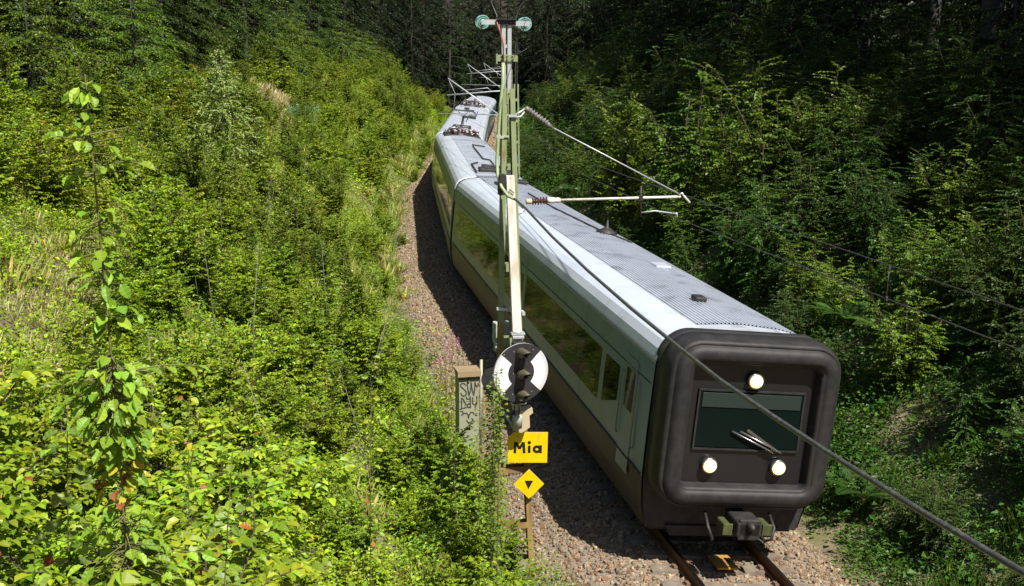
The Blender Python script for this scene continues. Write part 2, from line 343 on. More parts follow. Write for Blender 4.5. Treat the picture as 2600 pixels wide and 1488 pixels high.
# ------------------------------------------------------------------ the train
train=empty('passenger_train',(0,16,0),0,'silver grey electric passenger train with black front coming round the bend','train')
def car_prof():   # half section (x,z) from bottom to roof centre
    return [(1.36,.42),(1.44,.80),(1.488,1.26),(1.495,1.65),(1.497,2.1),(1.492,2.65),(1.482,3.17),(1.47,3.24),(1.43,3.38),(1.34,3.51),(1.20,3.60),(1.0,3.665),(.7,3.72)]
def roof_z(x):
    a=abs(x); pr=car_prof()[8:]+[(0,3.77)]; xs_=[p[0] for p in pr][::-1]; zs_=[p[1] for p in pr][::-1]
    return float(np.interp(a,xs_,zs_))
def carriage(y0,y1,front=False,kind=0):
    ya=y0+1.5; yb=y1-1.5; pa=track_pt(0,ya,0); pb=track_pt(0,yb,0)
    h=math.atan2(pb[0]-pa[0],pb[1]-pa[1]); Lc=y1-y0; ox=pa[0]-math.sin(h)*1.5; oy=pa[1]-math.cos(h)*1.5
    slope=(pb[2]-pa[2])/(yb-ya)
    hp=car_prof(); rs=.9 if front else 0
    left=[(-x,z) for x,z in hp]; right=[(x,z) for x,z in hp]
    # body shell: skirt / side panels / shoulders
    mb=MB(); rings=[rs,Lc*.33,Lc*.66,Lc-.10,Lc-.02] ; ins=[0,0,0,0,.05]
    if not front: rings=[.02,.10]+rings[1:]; ins=[.05,0,0,0,0,.05]
    for sgn,pr in((-1,left),(1,right)):
        V=[];n=len(pr)
        for yy,i_ in zip(rings,ins): V+=[(x-sgn*i_*(abs(x)>.2),yy,z-(i_ if z>3.3 else 0)) for x,z in pr]
        for i in range(len(rings)-1):
            for j in range(n-1):
                zz=(pr[j][1]+pr[j+1][1])/2
                mi=2 if zz<1.26 else (1 if zz<3.2 else 0)
                mb.add([V[i*n+j],V[i*n+j+1],V[(i+1)*n+j+1],V[(i+1)*n+j]],[(0,1,2,3)],mi,False)
    pr=left+right[::-1]
    for yy in (rings[0],rings[-1]): mb.add([(x*.98,yy,z-.03) for x,z in pr],[tuple(range(len(pr)))],3)
    body=mb.build('carriage',[M['silver'],M['panel'],M['skirt'],M['dark']],train)
    bm=bmesh.new(); bm.from_mesh(body.data); bmesh.ops.remove_doubles(bm,verts=bm.verts,dist=.0005); bmesh.ops.recalc_face_normals(bm,faces=bm.faces[:]); bm.to_mesh(body.data); bm.free()
    body.location=(ox,oy-16,pa[2]-slope*1.5); body.rotation_euler=(math.atan(slope),CANT,-h)
    # ribbed roof sheet between the shoulders
    r=MB(); xsr=[];zsr=[]; nr=27
    for i in range(nr):
        x0=-.70+1.86*i/nr; w=1.86/nr
        for q,dz in((.0,.004),(.30,.004),(.42,.026),(.72,.026),(.84,.004)): xsr.append(x0+q*w); zsr.append(roof_z(x0+q*w)+dz)
    ye=[rs+.55 if front else .12,Lc*.5,Lc-.12]; V=[(x,yy,z) for yy in ye for x,z in zip(xsr,zsr)]; n=len(xsr)
    F=[(i*n+j,i*n+j+1,(i+1)*n+j+1,(i+1)*n+j) for i in range(2) for j in range(n-1)]
    r.add(V,F); r.build('ribbed_roof',M['roofribs'],body)
    # smooth sheet under and round the ribs
    V=[];xs2=[-.7,-.45,-.2,.1,.4,.7]
    for yy in (rs,Lc-.1): V+=[(x,yy,roof_z(x)-.004) for x in xs2]
    F=[(i,i+1,i+7,i+6) for i in range(5)]; MB().add(V,F,0,True).build('roof_sheet',M['roofribs'],body)
    g_=MB()
    for s in(-1,1):
        g_.tube([(s*1.482,rs,3.205),(s*1.482,Lc-.1,3.205)],.014,6); g_.box((s*1.503,(rs+Lc)/2,1.27),(.012,Lc-rs-.2,.035)); g_.box((s*1.496,(rs+Lc)/2,2.80),(.006,Lc-rs-.2,.012))
    g_.build('gutter_rail',M['dark'],body)
    pj=MB()
    for yy in np.arange(rs+1.4,Lc-.8,3.05):
        for s in(-1,1):
            pj.add([(s*1.4995,yy,2.70),(s*1.4995,yy+.014,2.70),(s*1.489,yy+.014,3.17),(s*1.489,yy,3.17)],[(0,1,2,3)]); pj.add([(s*1.4945,yy,1.30),(s*1.4945,yy+.014,1.30),(s*1.4985,yy+.014,1.63),(s*1.4985,yy,1.63)],[(0,1,2,3)]); pj.add([(s*1.372,yy,.47),(s*1.372,yy+.02,.47),(s*1.492,yy+.02,1.24),(s*1.492,yy,1.24)],[(0,1,2,3)])
    tag(pj.build('panel_joint',M['dark'],body),kind='stuff')
    # windows
    w0=4.0 if front else .7; w1=Lc-.7; doors=[11.6] if kind==0 else [3.2,Lc-4.5]
    segs=[];a=w0
    for d in doors+[None]:
        e=w1 if d is None else d-.10
        n=max(1,round((e-a)/2.05))
        for i in range(n): segs.append((a+(e-a)*i/n+.012,a+(e-a)*(i+1)/n-.012))
        if d: a=d+1.45
    for s in(-1,1):
        for a,e in segs:
            wz=[(1.4985,1.66),(1.5005,2.1),(1.4965,2.64)]
            V=[(s*x,a,z) for x,z in wz]+[(s*x,e,z) for x,z in wz]+[(s*(x-.02),a,z) for x,z in wz]+[(s*(x-.02),e,z) for x,z in wz]
            MB().add(V,[(0,1,4,3),(1,2,5,4),(0,3,9,6),(2,8,11,5),(0,6,7,1),(1,7,8,2),(3,4,10,9),(4,5,11,10)]).build('window',M['glass'],body)
        for d in doors:
            dd=MB(); zs_=[.85,1.26,1.65,2.1,2.65,2.98]; xx=[1.452,1.494,1.501,1.503,1.498,1.49]
            V=[(s*x,yy,z) for yy in(d,d+1.3) for x,z in zip(xx,zs_)]; V+=[(s*(abs(v[0])-.03),v[1],v[2]) for v in V[:12]]
            F=[(i,i+1,i+7,i+6) for i in range(5)]+[(0,6,18,12),(5,17,23,11)]+[(i,12+i,13+i,i+1) for i in range(5)]+[(6+i,7+i,19+i,18+i) for i in range(5)]
            dd.add(V,F,0); dd.add([(s*1.5045,d+.28,1.72),(s*1.5045,d+1.02,1.72),(s*1.5035,d+1.02,2.58),(s*1.5035,d+.28,2.58)],[(0,1,2,3)],1)
            dd.box((s*1.497,d+.65,1.9),(.012,.012,1.9),2)
            dd.build('door',[M['panel'],M['glass'],M['dark']],body)
    # under the floor
    MB().box((0,(Lc+rs)/2,.66),(2.2,Lc-rs-.6,.62)).build('underframe',M['dark'],body)
    for yb_ in ((3.0 if front else .6),Lc-(3.2 if kind==0 else .6)):
        bg=MB()
        for s in(-1,1):
            bg.box((s*1.0,yb_,.55),(.16,2.9,.22)); bg.box((s*1.02,yb_-.65,.46),(.2,.4,.4)); bg.box((s*1.02,yb_+.65,.46),(.2,.4,.4)); bg.box((s*1.03,yb_,.62),(.22,.5,.34))
            for dy in(-1.25,1.25):
                bg.lathe([(.1,-.09),(.42,-.08),(.44,-.03),(.44,.04),(.47,.05),(.47,.08),(.1,.09)],(s*.75,yb_+dy,.45),(-s,0,0),22)
        bg.box((0,yb_,.56),(2.1,.5,.18)); bg.box((0,yb_-1.25,.45),(1.6,.16,.16)); bg.box((0,yb_+1.25,.45),(1.6,.16,.16))
        bg.build('bogie',M['dark'],body)
    if not front or True:
        gw=MB()
        for i in range(4):
            yy=Lc-.02+.07*i; gw.box((0,yy+.03,2.0),(2.5-.06*(i%2),.055,2.95-.06*(i%2)),0,None,.02)
        gw.build('gangway_bellows',M['rubber'],body)
    return body,Lc
c1,L1=carriage(16.10,41.95,True,0)
c2,L2=carriage(42.3,68.1,False,1)
c3,L3=carriage(68.45,94.2,False,1)
c4,L4=carriage(94.55,120.2,False,1)
# roof equipment
def vent(c,x,y,w,d,h,name='roof_vent',m='dark'):
    z=roof_z(x); MB().box((x,y,z+h/2+.015),(w,d,h),0,None,min(.03,h*.3)).build(name,M[m],c)
MB().tube([(.15,20.5,roof_z(.15)+.05),(.2,17.,roof_z(.2)+.05),(.5,12.6,roof_z(.5)+.05),(.95,11.0,roof_z(.95)+.05)],.022,6).build('roof_cable',M['dark'],c1)
mb=MB().lathe([(.28,0),(.27,.05),(.14,.12),(.05,.17),(.02,.36)],(.62,12.2,roof_z(.62)+.01),(0,0,1),18); mb.build('roof_aerial',M['dark'],c1)
vent(c1,.5,7.2,.34,.5,.06,'roof_hatch','roofribs'); vent(c1,.0,3.3,.22,.3,.09); vent(c1,.45,24.6,.9,.8,.10); vent(c1,-.25,23.2,.5,.5,.08)
def roof_line(c,pts,r=.03): MB().tube([(x,y,roof_z(x)+.05) for x,y in pts],r,6).build('roof_cable',M['dark'],c)
for x,y,w,d,h in((.55,1.0,.8,1.2,.16),(-.15,2.0,.7,.8,.12),(.75,3.2,.5,1.0,.14),(.2,3.9,.9,.3,.1)): vent(c2,x,y,w,d,h)
roof_line(c2,[(-.62,1.2),(-.62,4.6),(-.3,5.4)],.035); roof_line(c2,[(.35,5.2),(.35,7.2),(.05,7.3),(.05,13.5),(.1,15.6),(.75,15.8)],.035)
def well(c,y):
    w=MB().box((.0,y,3.70),(2.05,2.6,.16),0,None,.03); w.build('roof_well',M['dark'],c)
    for x,yy in((-.55,-.5),(-.2,.1),(.15,-.4),(.45,.2),(.75,-.5),(.7,.5),(-.6,.6),(.05,.7)):
        t=MB(); t.lathe([(.05,0)]+[q for i in range(4) for q in((.10,.05+.06*i),(.05,.08+.06*i))]+[(.04,.31)],(x,y+yy,3.77),(0,0,1),12); t.build('insulator',M['redins'],c)
    t=MB()
    t.tube([(-.85+.1*0,y-.9,3.75),(-.85,y-.85,4.0),(-.7,y-.8,4.14),(-.45,y-.8,4.16),(-.3,y-.75,4.05)],.06,8); t.tube([(-.8,y+.2,3.95),(-.2,y+.25,4.1),(.4,y+.2,4.08),(.85,y+.1,3.9)],.025,6); t.tube([(-.9,y-.9,3.9),(-1.0,y-.2,3.98),(-.95,y+.7,3.85)],.025,6); t.tube([(.5,y-.9,3.85),(.95,y-.2,4.0),(1.0,y+.6,3.85)],.03,6)
    t.build('busbar',M['lampring'],c)
def panto(c,y,H=4.95):
    f=MB()
    for s in(-1,1): f.tube([(s*.5,y-.1,3.92),(s*.5,y+1.3,3.92)],.03,6); 
    f.tube([(-.55,y,3.92),(.55,y,3.92)],.035,6); f.tube([(-.55,y+1.25,3.92),(.55,y+1.25,3.92)],.035,6)
    for s in(-1,1):
        for d in(0,1.25): f.lathe([(.07,0),(.09,.05),(.05,.08),(.08,.13),(.05,.2)],(s*.5,y+d,3.73),(0,0,1),10)
    f.build('pantograph_base',M['dark'],c)
    a=MB(); k=(.0,y+1.75,(3.95+H)/2+.02); a.tube([(0,y+.1,3.97),k],[.07,.05],8); a.tube([k,(-.28,y+.35,H-.08)],.025,6); a.tube([k,(.28,y+.35,H-.08)],.025,6); a.tube([(.12,y+.25,3.97),(.06,y+1.6,(3.95+H)/2)],.018,6)
    a.build('pantograph_arm',M['dark'],c)
    h_=MB()
    for d in(.15,.55): h_.tube([(-.85,y+d,H-.22),(-.72,y+d,H-.06),(-.55,y+d,H),(.55,y+d,H),(.72,y+d,H-.06),(.85,y+d,H-.22)],.028,6)
    for s in(-1,1): h_.tube([(s*.42,y+.1,H-.05),(s*.42,y+.6,H-.05)],.025,6)
    h_.build('pantograph_head',M['dark'],c)
well(c2,L2-1.7); panto(c3,1.6,4.9); well(c4,1.6); panto(c4,4.2,4.9)
for x,y,w,d,h in((.2,12,.9,.5,.14),(.0,19,.7,.5,.12),(-.3,22,.4,.9,.1)): vent(c3,x,y,w,d,h)
roof_line(c3,[(.1,8),(.1,14),(.6,15),(.6,20)],.03)
# black rubber front
def rrect(hw,hh,zc,rad,n=10):
    out=[]
    for cx,cz,a0 in((hw-rad,hh-rad,0),(-(hw-rad),hh-rad,90),(-(hw-rad),-(hh-rad),180),(hw-rad,-(hh-rad),270)):
        for i in range(n+1):
            a=math.radians(a0+90*i/n); out.append((cx+rad*math.cos(a),zc+cz+rad*math.sin(a),math.cos(a),math.sin(a)))
    return out
# (the ring carries two moulded grooves)
ol=rrect(1.46,1.405,2.355,.52); cs=[(0.0,1.0),(-.004,.74),(.010,.735),(.010,.72),(-.006,.715),(.0,.48),(.035,.32),(.085,.235),(.095,.25),(.105,.245),(.115,.205),(.18,.165),(.27,.15),(.345,.18),(.355,.20),(.365,.195),(.40,.26),(.43,.42)]
V=[(x-nx_*t,yy,z-nz*t) for t,yy in cs for x,z,nx_,nz in ol]; n=len(ol)
F=[(i*n+j,i*n+(j+1)%n,(i+1)*n+(j+1)%n,(i+1)*n+j) for i in range(len(cs)-1) for j in range(n)]
MB().add(V,F,0,True).build('front_frame',M['rubber'],c1)
V=[(x-nx_*.425,.40,z-nz*.425) for x,z,nx_,nz in ol]; MB().add(V,[tuple(range(n))]).build('cab_panel',M['blackpanel'],c1)
MB().box((0,.385,2.43),(1.74,.03,.92),0,None,.012).build('windscreen',M['windscreen'],c1)
MB().box((0,.362,2.755),(1.66,.014,.235),0,None,.004).build('sun_blind',mat('sun_blind_green',(.014,.026,.021),.5),c1)
fr=MB()
for s in(-1,1): fr.box((s*.885,.375,2.43),(.03,.035,.98))
fr.box((0,.375,1.945),(1.80,.035,.03)); fr.box((0,.375,2.915),(1.80,.035,.03)); fr.build('windscreen_frame',M['rubber'],c1)
for x,z in((0,3.10),(-.584,1.683),(.584,1.683)):
    hl=MB().lathe([(.135,0),(.135,.09),(.12,.115),(.108,.10)],(x,.40,z),(0,-1,0),24); hl=hl.build('headlight',M['lampring'],c1)
    hl.name='headlight'
    MB().lathe([(.106,0),(.10,.03),(.07,.05),(.02,.058)],(x,.30,z),(0,-1,0),24).build('headlight_lens',M['lamp'],c1)
w=MB()
for x0,x1 in((.16,.62),(.02,.48)):
    w.tube([(x1,.34,1.90),(x1-.05,.31,1.95),(x0-.3,.335,2.26)],.016,6)
w.box((.24,.335,2.13),(.62,.025,.045),0,Matrix.Rotation(.55,3,'Y')); w.build('wiper',M['lampring'],c1)
for s in(-1,1):
    for yy in(1.6,2.5): MB().tube([(s*1.508,yy,1.5),(s*1.53,yy,1.55),(s*1.53,yy,2.6),(s*1.508,yy,2.65)],.014,6).build('grab_rail',M['lampring'],c1)
for s in(-1,1):
    cdo=MB(); cdo.add([(s*1.499,1.7,1.0),(s*1.499,2.4,1.0),(s*1.503,2.4,2.0),(s*1.496,2.4,2.95),(s*1.496,1.7,2.95),(s*1.503,1.7,2.0)],[(0,1,2,5),(5,2,3,4)],0); cdo.add([(s*1.505,1.8,2.05),(s*1.505,2.3,2.05),(s*1.501,2.3,2.75),(s*1.501,1.8,2.75)],[(0,1,2,3)],1)
    cdo.build('cab_door',[M['panel'],M['glass']],c1)
    MB().add([(s*1.504,2.75,2.0),(s*1.504,3.7,1.72),(s*1.499,3.7,2.62),(s*1.499,2.75,2.62)],[(0,1,2,3)]).build('cab_window',M['glass'],c1)
pl=MB(); pl.prism([(-1.25,.34),(1.25,.34),(1.32,.95),(-1.32,.95)],(0,.95,0),(1,0,0),(0,0,1),(0,1,0),.5); pl.prism([(-.9,.27),(.9,.27),(1.0,.45),(-1.0,.45)],(0,.85,0),(1,0,0),(0,0,1),(0,1,0),.3); pl.build('obstacle_deflector',M['dark'],c1)
cp=MB().box((0,.02,.83),(.42,.5,.26),0,None,.04).box((0,.3,.83),(.24,.5,.2)); cp.box((0,-.2,.83),(.36,.06,.34),0,None,.02); cp.tube([(0,-.2,.9),(0,-.36,.9)],[.09,.03],10); cp.build('coupler',M['dark'],c1)
for s in(-1,1):
    cpl=MB().box((s*.33,.05,.80),(.13,.34,.16),0,None,.03); cpl.box((s*.33,-.13,.80),(.16,.03,.19),0,None,.01); cpl.build('coupler_contact_box',M['yellowgreen'],c1)
    MB().tube([(s*.55,.35,.9),(s*.56,.1,.74),(s*.50,.02,.58),(s*.45,.15,.5),(s*.42,.35,.55)],.026,8).build('brake_hose',M['dark'],c1)

# ------------------------------------------------------------------ near mast with its fittings
mast=empty('catenary_mast',(-3.3,18,-.45),0,'pale green two-legged overhead line mast nearest the camera, carrying the yellow signs','mast','overhead line masts along the track')
MO=Vector((-3.3,18,-.45))
def rel(p): return tuple(Vector(p)-MO)
def leg(name,P0,P1,w,d,m,parent=mast,off=MO,mir=1):
    # U channel from P0 (bottom) to P1 (top), open towards +-x
    P0=Vector(P0)-off; P1=Vector(P1)-off; t=.012
    poly=[(-w/2,-d/2),(w/2,-d/2),(w/2,-d/2+t),(-w/2+t,-d/2+t),(-w/2+t,d/2-t),(w/2,d/2-t),(w/2,d/2),(-w/2,d/2)]
    if mir<0: poly=[(-a,b_) for a,b_ in poly][::-1]
    V=[P0+Vector((a,b_,0)) for a,b_ in poly]+[P1+Vector((a,b_,0)) for a,b_ in poly]
    F=[tuple(range(7,-1,-1)),tuple(range(8,16))]+[(i,(i+1)%8,8+(i+1)%8,8+i) for i in range(8)]
    return MB().add(V,F).build(name,M[m],parent)
xl=lambda z:-3.475-(6.3-z)*.0216; xr=lambda z:-3.365+(6.3-z)*.0545
leg('left_leg',(xl(3.85),18,3.85),(-3.475,18,7.6),.078,.15,'mastgreen'); leg('right_leg',(xr(3.9),18,3.9),(-3.36,18,7.6),.078,.15,'mastgreen',mir=-1)
leg('left_leg_base',(xl(-.45),18,-.45),(xl(3.85),18,3.85),.084,.155,'mastbrown'); leg('right_leg_base',(xr(-.45),18,-.45),(xr(3.9),18,3.9),.09,.155,'mastbrown',mir=-1)
bt=MB()
for z,h_ in((7.48,.24),(6.38,.1),(4.75,.13),(3.52,.13),(2.42,.12),(1.3,.10),(.3,.1)):
    for dy in(-.081,.081):
        a=xl(z)+.02; b_=xr(z)-.02; MB().box(rel(((a+b_)/2,18+dy,z)),(b_-a,.01,h_)).build('batten_plate',M['mastgreen' if z>3.2 else 'mastbrown'],mast)
MB().box(rel((-3.2,18,-.62)),(.95,.55,.5),0,None,.04).build('concrete_foot',M['conc'],mast)
ex=MB()
for s in(-1,1): ex.box(rel((-3.452+s*.046,17.97,8.08)),(.062,.07,1.08))
ex.box(rel((-3.452,17.975,8.25)),(.03,.05,.05)); ex.box(rel((-3.452,17.975,8.1)),(.03,.05,.05)); ex.build('mast_extension',M['galv'],mast)
cl=MB().box(rel((-3.452,17.92,8.07)),(.30,.02,.10)).box(rel((-3.452,18.03,8.07)),(.30,.02,.10)).box(rel((-3.61,17.975,8.06)),(.02,.13,.16)).box(rel((-3.29,17.975,8.06)),(.02,.13,.09))
cl.build('clamp_plate',M['mastgreen'],mast)
bo=MB()
for dx in(-.085,.0,.085):
    for dz in(-.025,.025): bo.lathe([(.012,0),(.012,.014)],rel((-3.452+dx,17.91,8.07+dz)),(0,-1,0),6)
for z in(7.52,6.38,4.75): bo.lathe([(.012,0),(.012,.014)],rel((xl(z)+.03,17.91,z)),(0,-1,0),6)
bo.build('bolt',M['dark'],mast)
arm=MB().box(rel((-3.70,17.93,8.615)),(.30,.012,.075)).box(rel((-3.22,17.93,8.595)),(.27,.012,.075)).box(rel((-3.46,17.95,8.605)),(.78,.04,.03)); arm.build('cross_arm',M['galv'],mast)
cap=MB().box(rel((-3.46,17.94,8.66)),(.31,.16,.014)).box(rel((-3.46,17.915,8.61)),(.30,.02,.07))
for dx in(-.12,-.06,.06,.12): cap.lathe([(.016,0),(.016,.02)],rel((-3.46+dx,17.905,8.61)),(0,-1,0),6)
cap.build('cap_plate',M['dark'],mast)
for cx,cz in((-3.80,8.62),(-3.13,8.595)):
    gi=MB()
    for k in range(2):
        y=18.10+.13*k; gi.lathe([(.8*a_,b_) for a_,b_ in((.03,-.06),(.05,-.03),(.128,-.005),(.135,.012),(.128,.026),(.112,.020),(.106,-.002),(.096,-.002),(.092,.032),(.080,.034),(.076,.0),(.064,.0),(.058,.036),(.045,.038),(.03,.05))],rel((cx,y,cz)),(0,-1,0),30)
    gi.build('glass_insulator',M['glassins'],mast)
    MB().tube([rel((cx,17.94,cz)),rel((cx,18.4,cz))],.018,8).build('insulator_pin',M['dark'],mast)
rc=MB().tube([rel((-3.62,17.9,8.66)),rel((-3.60,17.88,8.55)),rel((-3.55,17.87,8.43)),rel((-3.515,17.88,8.3)),rel((-3.51,17.9,8.0))],.011,6).tube([rel((-3.58,17.9,8.58)),rel((-3.565,17.88,8.45)),rel((-3.53,17.86,8.32)),rel((-3.515,17.87,8.2))],.010,6)
rc.build('red_lead',M['redcable'],mast)
# painted cable down the mast, feeding the thick black cable
pc=MB().tube([rel(p) for p in((-3.52,17.86,8.0),(-3.53,17.84,7.7),(-3.575,17.8,7.35),(-3.60,17.78,7.05),(-3.62,17.76,6.75),(-3.64,17.74,6.5),(-3.64,17.68,6.28),(-3.60,17.55,6.1),(-3.53,17.38,5.98),(-3.46,17.2,5.955))],.026,10)
pc.build('painted_cable',M['cablegreen'],mast)
MB().box(rel((-3.56,17.85,6.85)),(.09,.09,.035)).box(rel((-3.475,17.91,6.86)),(.11,.02,.03)).box(rel((-3.61,17.78,6.87)),(.07,.07,.05)).build('cable_clamp',M['boxgrey'],mast)
MB().box(rel((-3.46,18.33,3.58)),(.27,.2,.36),0,None,.015).box(rel((-3.46,18.33,3.32)),(.23,.18,.1)).build('equipment_box',M['boxgrey'],mast)
pb_=MB()
for i in range(2): pb_.prism([(0,0),(.44,-.07),(.44,-.12),(0,-.05)],rel((-3.62,17.88-.02*i,4.12)),(1,0,0),(0,0,1),(0,-1,0),.008)
pb_.box(rel((-3.2,17.8,4.02)),(.05,.16,.05)); pb_.build('perforated_strut',M['galv'],mast)
# cantilever over the track: lower tube, upper stay
def insul(mb,P,Q,n,rad,core,mi=0):
    P=Vector(P);Q=Vector(Q);L=(Q-P).length; prof=[(core,0)]
    for i in range(n):
        a=L*(i+.15)/n; s=L/n; prof+=[(core,a),(rad,a+s*.30),(rad*1.0,a+s*.42),(core*1.1,a+s*.60)]
    prof.append((core,L)); mb.lathe(prof,P,Q-P,18,mi); return mb
br=MB().tube([rel((-3.34,17.95,5.78)),rel((-3.24,17.98,5.78)),rel((-3.15,18,5.70))],.022,6).tube([rel((-3.32,17.95,5.62)),rel((-3.2,17.98,5.63)),rel((-3.14,18,5.72))],.02,6).box(rel((-3.15,18,5.70)),(.03,.06,.12))
br.build('bracket',M['galv'],mast); br=MB()
br.tube([rel((-3.33,17.9,7.19)),rel((-3.23,17.93,7.24)),rel((-3.15,17.97,7.29))],.016,6).tube([rel((-3.32,17.9,7.15)),rel((-3.22,17.93,7.17)),rel((-3.15,17.97,7.25))],.016,6).box(rel((-3.36,17.9,7.18)),(.13,.03,.04))
br.build('bracket',M['galv'],mast)
tu=insul(MB(),rel((-3.03,18,5.81)),rel((-2.76,18,5.82)),6,.064,.03); tu.build('brown_insulator',M['brownins'],mast)
MB().lathe([(.035,0),(.045,.02),(.045,.08),(.035,.1)],rel((-3.12,18,5.807)),(1,0,.03),14).build('insulator_cap',M['cream'],mast)
ti=MB().lathe([(.035,0),(.05,.03),(.05,.10),(.04,.14),(.045,.17),(.045,.2),(.03,.22)],rel((-2.77,18,5.82)),(1,0,0),14).tube([rel((-2.56,18,5.822)),rel((-.52,18,5.84))],.021,8)
ti.tube([rel((-.55,18,5.86)),rel((-.5,18,5.90)),rel((-.42,17.98,5.80)),rel((-.36,17.98,5.74))],.018,6); ti.build('cantilever_tube',M['white'],mast)
ui=insul(MB(),rel((-3.09,17.98,7.265)),rel((-2.78,17.99,7.045)),7,.062,.032); ui.lathe([(.03,0),(.05,.02),(.05,.07),(.03,.09)],rel((-3.15,17.97,7.30)),(.31,.01,-.22),12); ui.lathe([(.032,0),(.045,.02),(.03,.08),(.012,.16)],rel((-2.79,17.99,7.05)),(.31,.01,-.22),12)
ui.build('stay_insulator',M['darkins'],mast)
MB().tube([rel((-2.70,17.99,6.99)),rel((-.55,18,5.89))],.011,6).build('stay_rod',M['galv'],mast)
rg=MB().tube([rel((-1.2,18,6.03)),rel((-1.2,18,5.52))],.02,6).box(rel((-1.2,18,5.83)),(.06,.07,.08)); rg.build('drop_tube',M['dark'],mast)
MB().tube([rel((-1.19,18,5.59)),rel((-.95,18,5.615)),rel((-.58,18,5.56))],.011,6).tube([rel((-.58,18,5.58)),rel((-.56,18,5.50))],.014,6).build('registration_arm',M['galv'],mast)

# yellow signs hung on the mast
def text_mesh(s,size,depth=.003,font_w=0):
    cu=bpy.data.curves.new('t','FONT'); cu.body=s; cu.size=size; cu.extrude=depth/2; cu.offset=font_w; cu.align_x='CENTER'; cu.align_y='CENTER'; cu.space_character=1.12
    o=bpy.data.objects.new('t',cu); COL.objects.link(o); dg=bpy.context.evaluated_depsgraph_get(); me=bpy.data.meshes.new_from_object(o.evaluated_get(dg)); bpy.data.objects.remove(o); return me
def plate(name,poly,loc,rz,m,lab,cat,t=.02,tilt=0,parent=None):
    o=empty(name,loc,rz,lab,cat,None,parent); o.rotation_euler=(tilt,0,rz)
    mb=MB().prism(poly,(0,0,0),(1,0,0),(0,0,1),(0,1,0),t)
    mb.m=[1]+[1]*(len(mb.f)-1); mb.m[0]=0
    mb.m[1]=1; mb.build('sign_plate',[M[m],M['signedge']],o); return o
mia=plate('station_sign',[(-.33,-.265),(.325,-.265),(.335,.265),(-.23,.265),(-.335,.17)],(-3.11,17.78,1.73),-.185,'yellow','yellow metal plate reading Mia with one clipped corner, above the yellow diamond','sign')
# letters built as strokes
def strokes(parent,name,S,w,d,m,y=-.004):
    mb=MB()
    for pts in S:
        pts=[Vector((p[0],0,p[1])) for p in pts]
        for i in range(len(pts)-1):
            a,b_=pts[i],pts[i+1]; t=(b_-a); L=t.length
            if L<1e-5: continue
            t/=L; nrm=Vector((-t.z,0,t.x))*w/2; a2=a-t*w*.02; b2=b_+t*w*.02
            yy=y-.0006*(i%3)
            mb.add([a2+nrm+Vector((0,yy,0)),a2-nrm+Vector((0,yy,0)),b2-nrm+Vector((0,yy,0)),b2+nrm+Vector((0,yy,0))],[(0,1,2,3)])
    return mb.build(name,M[m],parent)
def arc(cx,cz,rx,rz_,a0,a1,n=18): return [(cx+rx*math.cos(math.radians(a0+(a1-a0)*i/n)),cz+rz_*math.sin(math.radians(a0+(a1-a0)*i/n))) for i in range(n+1)]
def disc_poly(mb,cx,cz,r,y,n=20): mb.add([(cx+r*math.cos(2*PI*i/n),y,cz+r*math.sin(2*PI*i/n)) for i in range(n)],[tuple(range(n))])
lw=.044
strokes(mia,'lettering',[[(-.212,-.095),(-.205,.095)],[(-.195,.09),(-.135,-.02)],[(-.135,-.02),(-.075,.09)],[(-.068,.095),(-.058,-.095)],
   [(.025,-.09),(.027,.035)], arc(.155,-.027,.05,.046,0,360,26),[(.213,-.092),(.215,.04)]],lw,.003,'ink')
dm=MB(); disc_poly(dm,.028,.088,.028,-.005); dm.build('lettering_dot',M['ink'],mia)
dia=plate('diamond_sign',[(0,-.262),(.255,0),(0,.262),(-.255,0)],(-3.08,17.80,1.08),-.17,'yellow','small yellow diamond plate with black downward triangle, below the Mia plate','sign',.016)
MB().add([(-.072,-.004,.06),(.072,-.004,.06),(-.008,-.004,-.088)],[(0,1,2)]).build('triangle_mark',M['ink'],dia)

# ------------------------------------------------------------------ light signal on its white post
sig=empty('railway_signal',(-3.33,17.5,2.1),0,'round black and white three-lamp railway signal on a weathered white post','signal')
SO=Vector((-3.33,17.5,2.1)); 
def sr(p): return tuple(Vector(p)-SO)
ps=MB(); P0=Vector((-3.325,17.62,3.6)); P1=Vector((-3.455,17.62,6.27))
V=[]
for P,w_ in((P0,.15),(P1,.125)):
    for a,b_ in((-.5,-.5),(.5,-.5),(.5,.5),(-.5,.5)): V.append(Vector(sr(P))+Vector((a*w_,b_*.11,0)))
ps.add(V,[(3,2,1,0),(4,5,6,7),(0,1,5,4),(1,2,6,5),(2,3,7,6),(3,0,4,7)]); ps.build('signal_post',M['white'],sig)
MB().box(sr((-3.335,17.64,3.1)),(.12,.12,1.3)).build('lower_post',M['white'],sig)
MB().box(sr((-3.575,17.66,6.13)),(.10,.20,.32)).box(sr((-3.455,17.575,6.235)),(.012,.02,.02)).build('head_bracket',M['dark'],sig)
ch=MB()
for i in range(4): ch.tube([sr((-3.485+.022*i,17.545,6.06-.012*i+.012*math.sin(i*2))),sr((-3.47+.022*i,17.535,6.045-.014*i)),sr((-3.465+.022*i,17.545,6.065-.016*i))],.006,5)
ch.build('chain',M['dark'],sig)
for z in(3.74,):
    MB().box(sr((-3.33,17.56,z)),(.22,.14,.04),0,None,.008).box(sr((-3.33,17.53,z-.05)),(.19,.08,.05),0,None,.008).tube([sr((-3.42,17.5,z+.03)),sr((-3.24,17.5,z+.03))],.014,6).build('clamp',M['galv'],sig)
MB().box(sr((-3.33,17.5,2.60)),(.24,.12,.035),0,None,.008).box(sr((-3.42,17.46,2.63)),(.05,.08,.07),0,None,.01).box(sr((-3.23,17.46,2.63)),(.05,.08,.07),0,None,.01).build('clamp',M['galv'],sig)
fl=MB()
for dx in(-.045,.03): fl.box(sr((-3.335+dx,17.53,2.45)),(.018,.02,.20))
